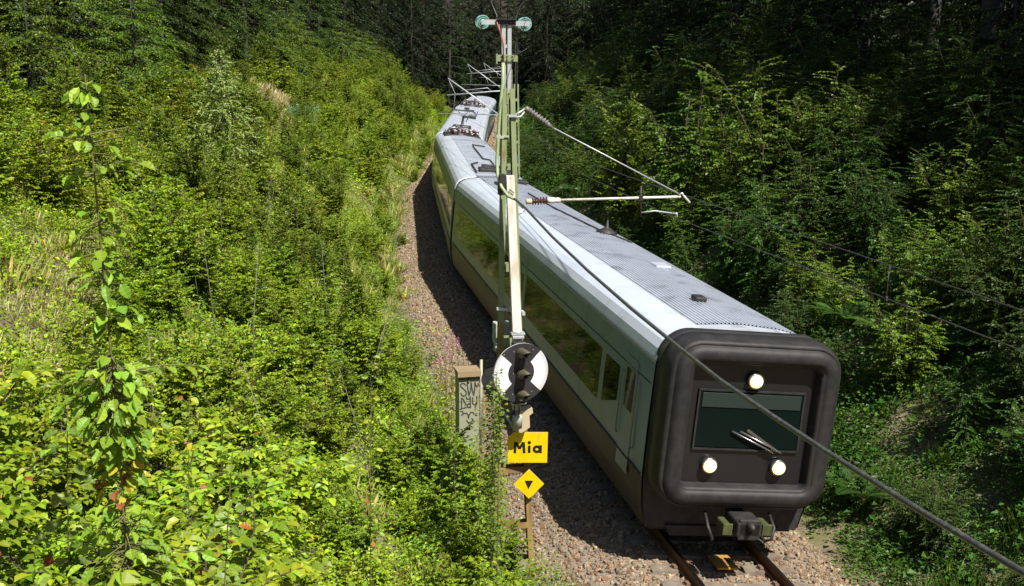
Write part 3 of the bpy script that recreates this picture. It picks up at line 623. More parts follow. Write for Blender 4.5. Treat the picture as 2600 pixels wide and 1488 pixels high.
fl.build('post_slot',M['dark'],sig)
MB().lathe([(.075,0),(.078,.10),(.082,.105),(.082,.20),(.07,.215)],sr((-3.335,17.52,2.17)),(0,0,1),20).build('post_socket',M['boxgrey'],sig)
cs_=MB().prism([(0,.30),(.20,.34),(.21,.26),(.15,.22),(.16,.02),(.02,-.07),(-.12,-.02),(-.10,.10)],sr((-3.27,17.60,2.12)),(1,0,0),(0,0,1),(0,1,0),.22); cs_.build('pivot_casting',M['cream'],sig)
MB().tube([sr((-3.62,17.86,2.52)),sr((-3.36,17.55,2.12))],.022,4).build('brace_bar',M['galv'],sig)
NA=math.radians(15)                                 # the head is turned a little towards the track
bpk=MB().prism([(.485*math.cos(2*PI*i/64),.485*math.sin(2*PI*i/64)) for i in range(64)],(0,0,0),(1,0,0),(0,0,1),(0,1,0),.02)
bpk.m=[1]*len(bpk.f); bpk.m[0]=0; hdn=bpk.build('signal_head',[M['signblack'],M['signgrey']],sig); hdn.location=sr((-3.31,17.36,3.14)); hdn.rotation_euler=(0,0,NA)
def sector(r0,r1,a0,a1,y,m,name):
    n=24; V=[];F=[]
    for i in range(n+1):
        a=math.radians(a0+(a1-a0)*i/n); V+=[(r0*math.cos(a),y,r0*math.sin(a)),(r1*math.cos(a),y,r1*math.sin(a))]
    for i in range(n): F.append((2*i,2*i+1,2*i+3,2*i+2))
    return MB().add(V,F).build(name,M[m],hdn)
for a in(0,180):
    sector(.232,.42,a-44,a+44,-.003,'signwhite','white_panel'); sector(.4205,.482,a-44,a+44,-.0025,'signgrey','panel_border')
rv=MB()
for x,z in((-.30,.33),(.21,.36),(-.13,.36),(.33,0),(-.34,.0),(-.14,.0),(-.15,-.34),(.19,-.33),(-.3,-.32)): rv.lathe([(.008,0),(.006,.006)],(x,-.003,z),(0,-1,0),8)
rv.build('rivet',M['galv'],hdn)
for z in(.315,-.03,-.375):
    hb=MB(); n=22; V=[];F=[]; R0=.098
    for i in range(n+1):
        a=math.radians(-38+256*i/n); top=max(0,math.sin(a)); ln=.07+.22*(top**.6 if top>0 else 0)+.03*(math.sin(a)<0)*0
        for rr in(R0,R0-.006):
            V+=[(rr*math.cos(a),-.003,z+rr*math.sin(a)),(rr*.97*math.cos(a),-ln,z-.012+rr*.97*math.sin(a))]
    for i in range(n):
        k=4*i; F+=[(k,k+1,k+5,k+4),(k+2,k+6,k+7,k+3),(k+1,k+3,k+7,k+5)]
    hb.add(V,F,0,True).build('lamp_hood',M['hood'],hdn)
    MB().lathe([(.088,0),(.086,.015),(.06,.03),(.02,.036)],(0,-.004,z),(0,-1,0),22).build('lens',M['lensdark'],hdn)
MB().box((0,.09,-.02),(.22,.14,1.02),0,None,.02).build('lamp_housing',M['dark'],hdn)

# ------------------------------------------------------------------ cabinet with graffiti
cab=empty('trackside_cabinet',(-3.31,23.1,-.55),.04,'sage metal cabinet with tan lid and grey sprayed graffiti, beside the gravel','cabinet')
MB().box((0,.2,1.02),(.44,.40,2.04),0,None,.006).build('cabinet_body',M['cab'],cab)
MB().prism([(-.08,2.06),(.46,2.12),(.46,2.16),(-.08,2.18),(-.085,2.06)],(-.25,-.02,0),(0,1,0),(0,0,1),(1,0,0),.50).build('cabinet_lid',M['cabtop'],cab)
dr=MB().box((0,-.012,1.10),(.425,.022,1.78),0,None,.004); dr.box((0,-.012,2.03),(.43,.02,.055)); dr.build('cabinet_door',M['cab'],cab)
ln=MB().box((0,-.0245,1.50),(.42,.003,.006)).box((0,-.0235,2.0),(.425,.003,.008)); 
for x in(-.17,.17): ln.lathe([(.008,0),(.008,.006)],(x,-.022,2.03),(0,-1,0),8)
ln.build('door_seam',M['dark'],cab)
MB().box((0.0,-.04,1.94),(.035,.02,.035),0,None,.004).build('padlock',M['brass'],cab)
MB().tube([(-.02,-.03,1.93),(-.02,-.045,1.98),(0,-.05,2.02),(.01,-.045,2.05)],.010,6).build('lock_hasp',M['dark'],cab)
gr=[ # sprayed strokes in door coordinates (x right, z up)
 [(-.07,1.86),(-.10,1.90),(-.15,1.905),(-.18,1.88),(-.17,1.83),(-.11,1.78),(-.06,1.72),(-.06,1.66),(-.10,1.625),(-.15,1.64),(-.17,1.69)],
 [(-.04,1.91),(-.03,1.82),(0,1.63),(.035,1.74),(.05,1.91)],[(.05,1.91),(.06,1.80),(.10,1.63),(.125,1.76),(.13,1.91)],[(.13,1.90),(.155,1.83),(.18,1.81),(.20,1.86),(.20,1.89)],
 [(-.16,1.59),(-.16,1.36)],[(-.19,1.34),(-.12,1.36),(-.06,1.37)],[(-.13,1.57),(-.10,1.50),(-.06,1.43)],[(-.06,1.60),(-.04,1.55),(0,1.55),(.03,1.60)],[(.03,1.60),(.03,1.36)],[(.03,1.42),(0,1.455),(-.035,1.43),(-.03,1.38),(0,1.36),(.03,1.39)],
 [(.08,1.58),(.08,1.45),(.11,1.42),(.14,1.43)],[(.17,1.60),(.165,1.44),(.13,1.36)],
 [(-.18,1.30),(-.14,1.28),(-.12,1.24),(-.16,1.21)],[(-.10,1.24),(-.06,1.25),(-.02,1.20),(-.01,1.13),(.0,1.20),(.04,1.26),(.09,1.25),(.11,1.21)],[(-.05,1.08),(-.01,1.02),(.04,1.04),(.09,1.08),(.06,1.12)]]
strokes(cab,'graffiti',gr,.028,.002,'spray',-.0262)
dd=MB()
for pts in gr:
    for p in pts: disc_poly(dd,p[0],p[1],.0142,-.0255-.0007*rnd.random(),10)
disc_poly(dd,-.09,1.41,.014,-.0262,10); dd.build('graffiti_blob',M['spray'],cab)
wp=MB().tube([(-3.02,23.35,-.6),(-3.0,23.35,1.78)],.032,10); tag(wp.build('marker_pole',M['cab']),'short pale pole standing just behind the graffiti cabinet','pole')
bdk=empty('round_marker',(-3.24,20.4,-.5),0,'plain black round plate partly hidden behind the left of the signal disc','marker')
MB().prism([(.23*math.cos(2*PI*i/40),.23*math.sin(2*PI*i/40)) for i in range(40)],(0,-.01,2.68),(1,0,0),(0,0,1),(0,1,0),.02).build('marker_plate',M['signblack'],bdk)
MB().tube([(0.02,.03,-.1),(0.02,.03,2.8)],.025,8).build('marker_post',M['mastdark'],bdk)

# ------------------------------------------------------------------ wires
def wire(name,pts,r,lab,m='wire',cat='wire',group=None,n=6):
    return tag(MB().tube(pts,r,n).build(name,M[m]),lab,cat,group)
def span(A,B,sag,n=24): A=Vector(A);B=Vector(B); return [A.lerp(B,i/n)-Vector((0,0,sag*4*(i/n)*(1-i/n))) for i in range(n+1)]
wire('contact_wire',span((-.62,18,5.50),(-.55,-34,5.85),-.05)[::-1]+span((-.62,18,5.50),(1.35,60,5.36),.02)[1:]+span((1.35,60,5.36),(9.0,104,5.9),.0)[1:],.0065,'lower of the two thin overhead wires above the train')
wire('messenger_wire',span((-.55,18,5.90),(-.5,-34,6.15),.05)[::-1]+span((-.55,18,5.90),(1.2,60,7.08),.55)[1:]+span((1.2,60,7.08),(8.6,104,7.6),.6)[1:],.0058,'upper of the two thin overhead wires above the train')
for (a,za),(b_,zb) in zip(((11.0,5.55),(30,5.44)),((11.0,5.92),(30,5.83))):
    x=-.6 if a<20 else -.1
    dp=MB(); dp.tube([(x,a,za),(x+.01,a,zb)],.006,6).box((x,a,za+.02),(.02,.03,.05)).box((x+.01,a,zb-.02),(.02,.03,.05))
    tag(dp.build('dropper_wire',M['wire']),'short dropper with clamps between the two thin overhead wires, '+('at the right' if a<20 else 'nearest the mast'),'wire')
wire('power_cable',[(-3.46,17.2,5.955),(-3.42,16.6,5.90),(-3.4,14.8,5.73),(-3.4,12.9,5.62),(-3.4,11.1,5.55),(-3.4,9.5,5.515),(-3.4,8.5,5.50),(-3.4,7.46,5.525),(-3.4,6.6,5.555),(-3.4,5.45,5.61),(-3.4,4.6,5.665),(-3.4,3.0,5.80),(-3.4,0,6.2)],.0185,'thick black cable sagging from the green mast across the train to the lower right corner','cable','cable',None,12)
wire('feeder_wire',[(-3.70,-30,9.6),(-3.7,18,9.25),(-3.66,18.2,8.95),(-3.6,17.98,8.72),(-3.6,17.95,8.62)],.006,'thin wire rising from the left end of the mast top cross arm',group='feeder wires on the mast top insulators')
wire('feeder_wire',[(-2.9,-30,9.5),(-3.0,17.8,9.12),(-3.1,17.95,9.05),(-3.22,18,8.88),(-3.29,18,8.70),(-3.3,17.95,8.6)],.006,'thin looped wire rising from the right end of the mast top cross arm',group='feeder wires on the mast top insulators')

# ------------------------------------------------------------------ farther masts on the other side of the line
def far_mast(y,lab):
    x=float(xt(y))+3.12; z=float(gz(x,y))
    o=empty('catenary_mast',(x,y,z),-hd(y),lab,'mast','overhead line masts along the track'); H=8.9-z+.0
    b0=5.2-z  # reference: measured heights are above rail level
    for s in(-1,1):
        P=[(s*.22,0,0),(s*.09,0,6.8-z)]; mb=MB(); 
        V=[]
        for p in P:
            for a,b_ in((-.04,-.07),(.04,-.07),(.04,.07),(-.04,.07)): V.append((p[0]+a,b_,p[2]))
        mb.add(V,[(3,2,1,0),(4,5,6,7),(0,1,5,4),(1,2,6,5),(2,3,7,6),(3,0,4,7)]); mb.build('mast_leg',M['mastgreen'],o)
    mb=MB()
    for zz in(.8,2.0,3.2,4.4,5.5,6.6): MB().box((0,-.075,zz),(.36-.035*zz,.01,.14)).build('batten_plate',M['mastgreen'],o)
    mb=MB()
    for s in(-1,1): mb.box((s*.045,0,(6.8-z+H)/2),(.05,.06,H-6.8+z))
    mb.tube([(-.55,0,H-.35),(0,0,H-.6),(.55,0,H-.3)],.02,6); mb.build('mast_extension',M['dark'],o)
    f=float(zt(y))
    mb=MB().tube([(-.12,0,4.65+f-z),(-3.57,0,7.09+f-z)],.034,8); mb.build('cantilever_strut',M['galv'],o)
    mb=MB().tube([(-.12,0,6.45+f-z),(-1.2,0,6.42+f-z),(-3.64,0,6.22+f-z)],.03,8); mb.build('cantilever_tube',M['galv'],o)
    mb=MB().tube([(-1.9,0,5.9+f-z),(-1.6,0,5.22+f-z),(-4.1,0,5.27+f-z)],.024,8).tube([(-.1,0,5.15+f-z),(-1.7,0,5.22+f-z)],.024,8).tube([(-3.55,0,7.05+f-z),(-3.2,0,6.3+f-z),(-3.3,0,5.45+f-z)],.012,6).tube([(-1.3,.0,6.42+f-z),(-1.5,0,6.6+f-z),(-2.9,0,6.45+f-z)],.014,6); mb.build('registration_arm',M['galv'],o)
    for P,Q in(((-.15,0,4.68+f-z),(-.62,0,5.02+f-z)),((-.15,0,6.45+f-z),(-.7,0,6.43+f-z))):
        insul(MB(),P,Q,6,.075,.035).build('insulator',M['galv'] if P[2]>5.6 else M['darkins'],o)
    return o
m60=far_mast(60,'slim green overhead line mast standing right behind the near mast, with blue T plate')
far_mast(104,'overhead line mast farther down the line, cantilever reaching over the rear carriages')
far_mast(146,'most distant overhead line mast before the dark forest at the end of the cutting')
tz=empty('blue_plate',(4.66,59.86,2.93),0,'small blue plate with white T on the farther green mast','sign')
MB().box((0,0,0),(.30,.012,.37)).build('sign_plate',M['blue'],tz)
MB().box((0,-.009,.09),(.15,.004,.035)).box((0,-.009,-.02),(.04,.004,.2)).build('letter_mark',M['signwhite'],tz)
# ------------------------------------------------------------------ foliage
class LV:                                            # a bag of leaves
    def __init__(s): s.P=[];s.D=[];s.N=[];s.L=[];s.W=[];s.C=[]
    def add(s,P,D,N,L,W,C):
        k=len(P); s.P.append(P); s.D.append(np.broadcast_to(D,(k,3))); s.N.append(np.broadcast_to(N,(k,3))); s.L.append(np.broadcast_to(L,(k,))); s.W.append(np.broadcast_to(W,(k,))); s.C.append(np.broadcast_to(C,(k,3)))
    def arr(s): return [np.concatenate(a) for a in(s.P,s.D,s.N,s.L,s.W,s.C)]
def unit(v): return v/np.maximum(np.linalg.norm(v,axis=-1,keepdims=True),1e-6)
def leaves(A,hi=1,droop=.18,fold=.22):
    P,D,N,L,W,C=A; D=unit(D); S_=unit(np.cross(D,N)); N=np.cross(S_,D); L=L[:,None];W=W[:,None]; n=len(P)
    if hi==2:                                        # close-up leaf: serrate ovate outline, pleated along its side veins
        st=np.array([.05,.16,.28,.40,.52,.64,.76,.88]); pw=np.array([.25,.66,.90,1.,.97,.82,.58,.30])*.5; K=len(st)
        cols=[P]
        for i in range(K): cols.append(P+D*L*st[i]-N*L*droop*st[i]**2)
        cols.append(P+D*L-N*L*droop)
        for sg in(1,-1):
            for i in range(K):
                c=P+D*L*(st[i]+.07)-N*L*droop*st[i]**2; cols.append(c+S_*W*(sg*pw[i])+N*(W*fold*pw[i]*2+(.035*W if i%2 else -.035*W)))
        V=np.stack(cols,1); r=2+3*K; k=r*np.arange(n)[:,None]; tl=[]
        for b0 in(2+K,2+2*K):
            tl.append([0,b0,1]); 
            for i in range(K-1): tl+=[[1+i,b0+i,2+i],[2+i,b0+i,b0+i+1]]
            tl.append([K,b0+K-1,K+1])
        return V.reshape(-1,3),np.concatenate([k+t for t in tl]),np.repeat(C,r,0)
    if hi==0:
        V=np.stack([P,P+D*L*.45+S_*W*.5+N*W*fold,P+D*L-N*L*droop,P+D*L*.45-S_*W*.5+N*W*fold],1)
        k=4*np.arange(n)[:,None]; T=np.concatenate([k+[0,1,2],k+[0,2,3]]); r=4
    else:
        m=P+D*L*.5-N*L*droop*.2
        V=np.stack([P,m,P+D*L-N*L*droop, P+D*L*.24+S_*W*.42+N*W*fold,P+D*L*.62+S_*W*.43+N*(W*fold-L*droop*.3),P+D*L*.24-S_*W*.42+N*W*fold,P+D*L*.62-S_*W*.43+N*(W*fold-L*droop*.3)],1)
        k=7*np.arange(n)[:,None]; T=np.concatenate([k+[0,3,1],k+[3,4,1],k+[4,2,1],k+[0,1,5],k+[5,1,6],k+[6,1,2]]); r=7
    return V.reshape(-1,3),T,np.repeat(C,r,0)
def leaf_mesh(name,A,m='leaf',hi=1,droop=.18,fold=.22):
    V,T,C=leaves(A,hi,droop,fold); return np_mesh(name,V,tris=T,col=C,mats=[M[m]])
def tint(rng,n,pal,var=.18,odd=0.0):
    pal=np.array(pal); C=pal[rng.integers(0,len(pal),n)]*np.exp(rng.normal(0,var,(n,1)))
    C[:,0]*=np.exp(rng.normal(0,.10,n))
    if odd>0:
        k=rng.random(n)<odd; C[k]=np.array([(.40,.30,.03),(.34,.12,.03),(.26,.07,.03)])[rng.integers(0,3,k.sum())]
    return np.clip(C,0,1)
def twig_leaves(lv,rng,p,d,ln,nl,ll,lw,pal,flat=.0,odd=0.,var=.18,ang=(40,70),sag=.15,noise=.35,curl=-.15):
    u=(np.arange(nl)+.6)/nl; u=np.clip(u+rng.normal(0,.02,nl),0,1); pos=p+d*(ln*u)[:,None]; pos[:,2]-=sag*ln*u*u
    side=np.where(np.arange(nl)%2==0,1,-1); a=np.radians(rng.uniform(ang[0],ang[1],nl))*side*(1-.55*u**3)
    dx,dy=d[0],d[1]; h=math.hypot(dx,dy)+1e-6
    D=np.stack([dx*np.cos(a)-dy*np.sin(a),dx*np.sin(a)+dy*np.cos(a),np.full(nl,d[2]*.5+curl)+rng.normal(0,.14,nl)],-1)
    N=unit(np.array([0,0,1.])+rng.normal(0,noise,(nl,3)))
    s=rng.uniform(.7,1.15,nl)*(.75+.35*np.sin(PI*np.clip(u,.1,.95)))
    lv.add(pos,unit(D),N,ll*s,lw*s,tint(rng,nl,pal,var,odd))
def rods_mesh(name,rods,m,n=5):
    mb=MB()
    for pts,r in rods: mb.tube(pts,r,n,0,False)
    me=bpy.data.meshes.new(name); me.from_pydata(mb.v,[],mb.f); me.materials.append(M[m]); me.polygons.foreach_set('use_smooth',[True]*len(me.polygons)); me.update(); return me
def gen_bush(seed,H,R,ns,nt,nl,ll,lw,pal,up=.25,lean=.9,odd=0.,sag=.15,tw=.5,hi=1,m='leaf',noise=.35,low=.12,var=.18):
    rng=np.random.default_rng(seed); lv=LV(); rods=[]
    for s in range(ns):
        az=2*PI*(s+rng.random())/ns; le=lean*R*(.25+.75*rng.random()) if s else .15*R; h=H*rng.uniform(.62,1.) if s else H
        T=np.array([math.cos(az)*le,math.sin(az)*le,h]); wob=rng.normal(0,.05*H,(3,))
        def cv(t): return np.array([T[0]*t**1.25,T[1]*t**1.25,T[2]*(t**.9)])+wob*math.sin(PI*t)*np.array([1,1,.2])
        rods.append(([cv(t) for t in np.linspace(0,1,6)],[.016*H/2*(1-.8*t)+.003 for t in np.linspace(0,1,6)]))
        for j in range(nt):
            t=low+(1-low)*(j+rng.random())/nt; p=cv(t); ta=rng.uniform(0,2*PI) if rng.random()<.5 else az+rng.normal(0,.9)
            ln=R*tw*(1.12-.58*t)*rng.uniform(.6,1.25); d=unit(np.array([math.cos(ta),math.sin(ta),up+rng.normal(0,.2)+.4*max(0,t-.8)/.2*.8]))
            k=max(3,int(nl*ln/(R*tw)*rng.uniform(.8,1.2)))
            twig_leaves(lv,rng,p,d,ln,k,ll,lw,pal,odd=odd,sag=sag,noise=noise,var=var)
            if ln>.25: rods.append(([p,p+d*ln*.5-np.array([0,0,sag*ln*.25]),p+d*ln-np.array([0,0,sag*ln])],[.005,.004,.002]))
        twig_leaves(lv,rng,cv(.9),unit(cv(1.)-cv(.9)),np.linalg.norm(cv(1.)-cv(.9)),6,ll*.8,lw*.8,pal,noise=.6)
    return leaf_mesh('foliage',lv.arr(),m,hi),rods_mesh('stems',rods,'stem',4)
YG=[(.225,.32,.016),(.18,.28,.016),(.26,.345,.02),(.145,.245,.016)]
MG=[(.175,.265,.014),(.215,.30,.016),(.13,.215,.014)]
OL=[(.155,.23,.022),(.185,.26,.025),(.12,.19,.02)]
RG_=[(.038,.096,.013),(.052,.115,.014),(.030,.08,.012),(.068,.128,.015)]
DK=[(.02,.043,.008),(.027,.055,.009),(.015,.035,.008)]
P={}
P['hazel']=[gen_bush(10+i,rnd.uniform(1.1,1.6),rnd.uniform(.85,1.1),11,26,15,.088,.063,YG,odd=.006,lean=.95) for i in range(4)]
P['thicket']=[gen_bush(30+i,rnd.uniform(1.5,2.2),rnd.uniform(.8,1.0),12,30,19,.064,.046,MG,up=.45,odd=.002,tw=.42,hi=0) for i in range(4)]
P['birchy']=[gen_bush(50+i,rnd.uniform(1.8,2.5),rnd.uniform(.7,.95),11,36,19,.054,.040,OL,up=.6,lean=.6,tw=.40,hi=0,noise=.5) for i in range(3)]
P['yellow']=[gen_bush(70+i,1.4,.9,11,26,15,.078,.055,[(.25,.31,.02),(.21,.28,.02),(.17,.25,.02)],odd=.003,hi=0) for i in range(2)]
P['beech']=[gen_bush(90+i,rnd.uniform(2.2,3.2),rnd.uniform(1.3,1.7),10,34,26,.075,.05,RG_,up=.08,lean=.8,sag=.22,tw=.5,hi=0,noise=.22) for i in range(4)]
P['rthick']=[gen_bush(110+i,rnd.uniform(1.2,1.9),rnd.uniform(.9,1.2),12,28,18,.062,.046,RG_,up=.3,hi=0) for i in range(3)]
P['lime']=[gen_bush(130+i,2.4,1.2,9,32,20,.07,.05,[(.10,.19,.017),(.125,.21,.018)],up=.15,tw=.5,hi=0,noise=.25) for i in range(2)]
# individually placed bushes
placed=[]
def put(kind,x,y,label,cat,group,name,sc=1.,k=None,z=None,squash=1.):
    me=P[kind][rnd.randrange(len(P[kind])) if k is None else k]
    if z is None: z=float(gz(x,y))-.05
    o=empty(name,(x,y,z),rnd.uniform(0,6.28),label,cat,group); o.scale=(sc,sc,sc*squash)
    link('foliage',me[0],o); link('stems',me[1],o); placed.append((x,y)); return o
def dry(x,y):                                        # the dry grassy clearing on the left bank
    L=float(xt(y))-x
    return max(0,1-abs(L-10.9-.03*(y-20))/1.25)*sstep(11.5,15,y)*(1-sstep(28,34,y))
def clearview(x,y,h):                                # keep cabinet, signs and mast visible
    if x>-3.5 and y<24.6: return False
    if -3.95<x and 21.2<y<24.4: return False
    return True
n_l=0
for y0 in np.concatenate([np.arange(4.2,40,1.45),np.arange(40,150,2.6)]):
    st=1.45 if y0<40 else 2.3
    for L0 in np.arange(3.6 if y0<24 else 3.9,17.0,st):
        y=y0+rnd.uniform(-.5,.5)*st; L=L0+rnd.uniform(-.45,.45)*st; x=float(xt(y))-L
        z=float(gz(x,y))
        if z>8.5 or not in_view((x,y,z+.8),1.3): continue
        if not clearview(x,y,1) : continue
        if y<7 and math.hypot(x+6.72,y)<4.6: continue
        if dry(x,y)>rnd.uniform(.05,.5): continue
        if L<4.5 and y>24 and rnd.random()<.35: continue
        if 66<y<86 and 11.3<L<14.2: continue
        r=rnd.random(); sc=(1. if y<40 else 1.25)*rnd.uniform(.72,1.42)*(1.15 if L>9 else 1)
        nz=noise2(x,y,.35,9)
        if y<15: kind,lab='hazel','broad-leaved bright green bush in the sunlit tangle at the bottom left'
        elif L<5.2: kind,lab=('thicket','low green bush at the foot of the sunny bank beside the gravel'); sc*=.62
        elif nz>.22: kind,lab='yellow','yellow-green bush in the sunlit thicket on the left bank'
        elif nz<-.15 and y>26: kind,lab='birchy','fine-leaved olive bush in the sunlit thicket on the left bank'
        else: kind,lab=('thicket' if y>22 or r<.5 else 'hazel','mid green bush in the sunlit thicket on the left bank')
        if y<24 and L<6.8: sc*=.72 if L>4.8 else .9
        if y>15 and kind=='hazel': lab='broad-leaved bush in the sunlit thicket on the middle left bank'
        nm={'hazel':'hazel_bush','thicket':'green_bush','yellow':'yellow_green_bush','birchy':'birch_bush'}[kind]
        put(kind,x,y,lab,'bush',{'hazel':'hazel bushes on the sunny left bank','thicket':'green bushes on the sunny left bank','yellow':'yellow-green bushes on the sunny left bank','birchy':'birch bushes on the sunny left bank'}[kind]+(' at the bottom' if y<15 else (' beside the gravel' if L<5.2 else '')),nm,sc); n_l+=1
for x,y,sc,k in((-3.98,19.6,1.05,0),(-4.22,18.3,1.1,1),(-3.86,20.9,.85,2),(-3.80,16.7,.85,3),(-4.35,21.0,1.05,0),(-4.1,17.0,.9,2),(-3.95,22.6,.6,1),(-3.64,20.1,.72,2),(-3.56,21.2,.62,0),(-3.78,19.0,.8,3),(-3.45,22.35,.55,2),(-3.22,22.2,.5,0),(-3.62,21.9,.6,1),(-3.72,15.4,.6,0)):
    put('thicket',x,y,'green bush crowding the foot of the graffiti cabinet and mast','bush','green bushes round the cabinet and mast foot','green_bush',sc,k); n_l+=1
n_r=0
for y0 in np.concatenate([np.arange(13,46,1.65),np.arange(46,140,3.)]):
    st=1.65 if y0<46 else 2.7
    for L0 in np.arange(3.9,16.5,st):
        y=y0+rnd.uniform(-.5,.5)*st; L=L0+rnd.uniform(-.45,.45)*st; x=float(xt(y))+L; z=float(gz(x,y))
        if not in_view((x,y,z+1),1.6): continue
        nz=noise2(x,y,.4,3); sc=(1 if y<44 else 1.2)*rnd.uniform(.75,1.15)
        if L<6 and rnd.random()<.5: kind,lab='beech','low spreading beech bush at the foot of the shaded right bank'; sc*=.62
        elif L<6: kind,lab='rthick','low small-leaved bush at the foot of the shaded right bank'
        elif nz>.2: kind,lab='lime','fresh lime green bush standing out on the shaded right bank'
        elif rnd.random()<.35: kind,lab='rthick','small-leaved bush in the shaded thicket on the right bank'
        else: kind,lab='beech','spreading beech bush with flat sprays on the shaded right bank'
        if L<5: sc*=.7
        if L>9: sc*=1.2
        if L>12.5: sc*=1.15
        put(kind,x,y,lab,'bush',{'rthick':'small-leaved bushes on the shaded right bank','lime':'lime green bushes on the shaded right bank','beech':'beech bushes on the shaded right bank'}[kind]+(' at its foot' if L<6 else ''),{'rthick':'green_bush','lime':'lime_bush','beech':'beech_bush'}[kind],sc); n_r+=1
print('bushes',n_l,n_r)
for i in range(16):                                  # thin pale stems standing out of the thicket
    y=rnd.uniform(14,40); L=rnd.uniform(4.8,9.5); x=float(xt(y))-L; z=float(gz(x,y)); a=rnd.uniform(0,6.28); h=rnd.uniform(2.0,3.0); le=rnd.uniform(.1,.7)
    pts=[(0,0,0),(le*.35*math.cos(a),le*.35*math.sin(a),h*.5),(le*math.cos(a),le*math.sin(a),h)]
    mb=MB().tube(pts,[.011,.008,.003],5)
    for t in(.55,.68,.8,.9):
        b=a+rnd.uniform(-1.6,1.6); p=Vector(pts[1]).lerp(Vector(pts[2]),(t-.5)*2); mb.tube([p,p+Vector((math.cos(b),math.sin(b),.9))*rnd.uniform(.12,.3)],[.004,.002],4)
    o=mb.build('bare_stem',M['fencewood'],None,(x,y,z)); tag(o,'thin bare grey stem poking out of the sunlit thicket on the left bank','stem','bare stems in the left thicket')
# undergrowth between the bushes: one uncountable mass per bank
def clump(seed,n,R,H,ll,lw,pal,up=False):
    rng=np.random.default_rng(seed); lv=LV(); a=rng.uniform(0,2*PI,n); r=R*np.sqrt(rng.random(n)); z=H*rng.random(n)**1.2*(1-.5*r/R)
    Pp=np.stack([r*np.cos(a),r*np.sin(a),z],-1); b_=rng.uniform(0,2*PI,n)
    D=np.stack([np.cos(b_),np.sin(b_),rng.normal(.1,.3,n)],-1); N=unit(np.array([0,0,1.])+rng.normal(0,.4,(n,3)))
    if up: D=unit(np.stack([np.cos(a)*rng.uniform(.1,.6,n),np.sin(a)*rng.uniform(.1,.6,n),np.ones(n)],-1)); N=np.stack([np.cos(a+1.6),np.sin(a+1.6),.3*np.ones(n)],-1); Pp[:,2]*=.1
    s=rng.uniform(.6,1.2,n); lv.add(Pp,unit(D),N,ll*s,lw*s,tint(rng,n,pal,.2)); return lv.arr()
GRASS=[(.30,.27,.09),(.36,.32,.13),(.24,.26,.06),(.20,.24,.05)]
DRY=[(.34,.30,.15),(.30,.26,.12),(.38,.33,.18),(.24,.27,.08)]
CK={'bramble':[clump(200+i,150,.6,.6,.07,.052,MG+YG[:2]) for i in range(4)],'herb':[clump(210+i,140,.38,.8,.09,.024,[(.16,.25,.03),(.13,.22,.03)]) for i in range(2)],
    'grass':[clump(220+i,46,.22,.5,.42,.011,GRASS,True) for i in range(3)],'dry':[clump(230+i,80,.36,.4,.19,.0045,DRY,True) for i in range(3)],
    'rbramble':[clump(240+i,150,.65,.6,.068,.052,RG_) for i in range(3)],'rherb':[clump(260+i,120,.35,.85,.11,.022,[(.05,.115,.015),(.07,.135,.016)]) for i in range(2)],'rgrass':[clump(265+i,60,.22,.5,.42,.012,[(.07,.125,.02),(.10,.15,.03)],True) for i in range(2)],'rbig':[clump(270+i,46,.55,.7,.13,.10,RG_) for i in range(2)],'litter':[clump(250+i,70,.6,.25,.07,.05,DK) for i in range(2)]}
def scatter(items):
    out=[[] for _ in range(6)]
    for kind,x,y,sc in items:
        A=CK[kind][rnd.randrange(len(CK[kind]))]; t=rnd.uniform(0,6.28); c,s=math.cos(t),math.sin(t); R=np.array([[c,-s,0],[s,c,0],[0,0,1]])*1.0
        e=.2; gx=(float(gz(x+e,y))-float(gz(x-e,y)))/(2*e); gy=(float(gz(x,y+e))-float(gz(x,y-e)))/(2*e)
        Q_=A[0]@R.T*sc; Q_=Q_+np.array([x,y,float(gz(x,y))]); Q_[:,2]+=(Q_[:,0]-x)*gx+(Q_[:,1]-y)*gy
        v=rnd.uniform(.8,1.2)
        for k,a in enumerate((Q_,A[1]@R.T,A[2]@R.T,A[3]*sc,A[4]*sc,A[5]*v)): out[k].append(a)
    return [np.concatenate(o) for o in out]
def fill(side,y0,y1,dens,L0,L1,fn,scl=1.):
    n=int((y1-y0)*(L1-L0)*dens); it=[]
    for _ in range(n):
        y=rnd.uniform(y0,y1); L=rnd.uniform(L0,L1); x=float(xt(y))+side*L
        if not in_view((x,y,float(gz(x,y))),.8): continue
        k=fn(x,y,L)
        if k: it.append((k,x,y,scl*rnd.uniform(.75,1.3)))
    return it
def lk(x,y,L):
    d=dry(x,y)
    if x>-3.45 and y<23: return 'herb' if (15.2<y<17.6 and x<-2.75 and rnd.random()<.9) or rnd.random()<.12 else None
    if L<3.35 and rnd.random()<.75: return None
    if d>.2: return 'dry' if rnd.random()<.5*d+.15 else ('grass' if rnd.random()<.3 else 'bramble')
    if 66<y<86 and 11.<L<14.4: return 'dry'
    if L<4.6: return rnd.choice(['bramble','herb','herb','grass'])
    return rnd.choice(['bramble','bramble','bramble','grass','herb'])
it=fill(-1,3.5,30,5.5,2.6,13.5,lk)+fill(-1,12,24,9,3.4,5.2,lambda x,y,L:rnd.choice(['bramble','herb','bramble']) if not(-3.75<x and y>21) else None,.8)+fill(-1,30,60,2.4,3.0,15,lk,1.35)+fill(-1,60,150,.9,3.0,17,lk,1.9)+fill(-1,12,34,4,9,12.6,lambda x,y,L:rnd.choice(['dry','dry','dry','bramble']) if dry(x,y)>.3 else None)
tag(link('undergrowth',leaf_mesh('undergrowth',scatter(it),'leaf',0)),'tangled sunlit brambles, grasses and herbs covering the left bank','undergrowth',kind='stuff')
def rk(x,y,L):
    if L<2.85 and rnd.random()<.5: return None
    if L>13: return rnd.choice(['litter','rbramble'])
    return rnd.choice(['rbramble','rbramble','rbramble','rherb','rgrass','rbig'])
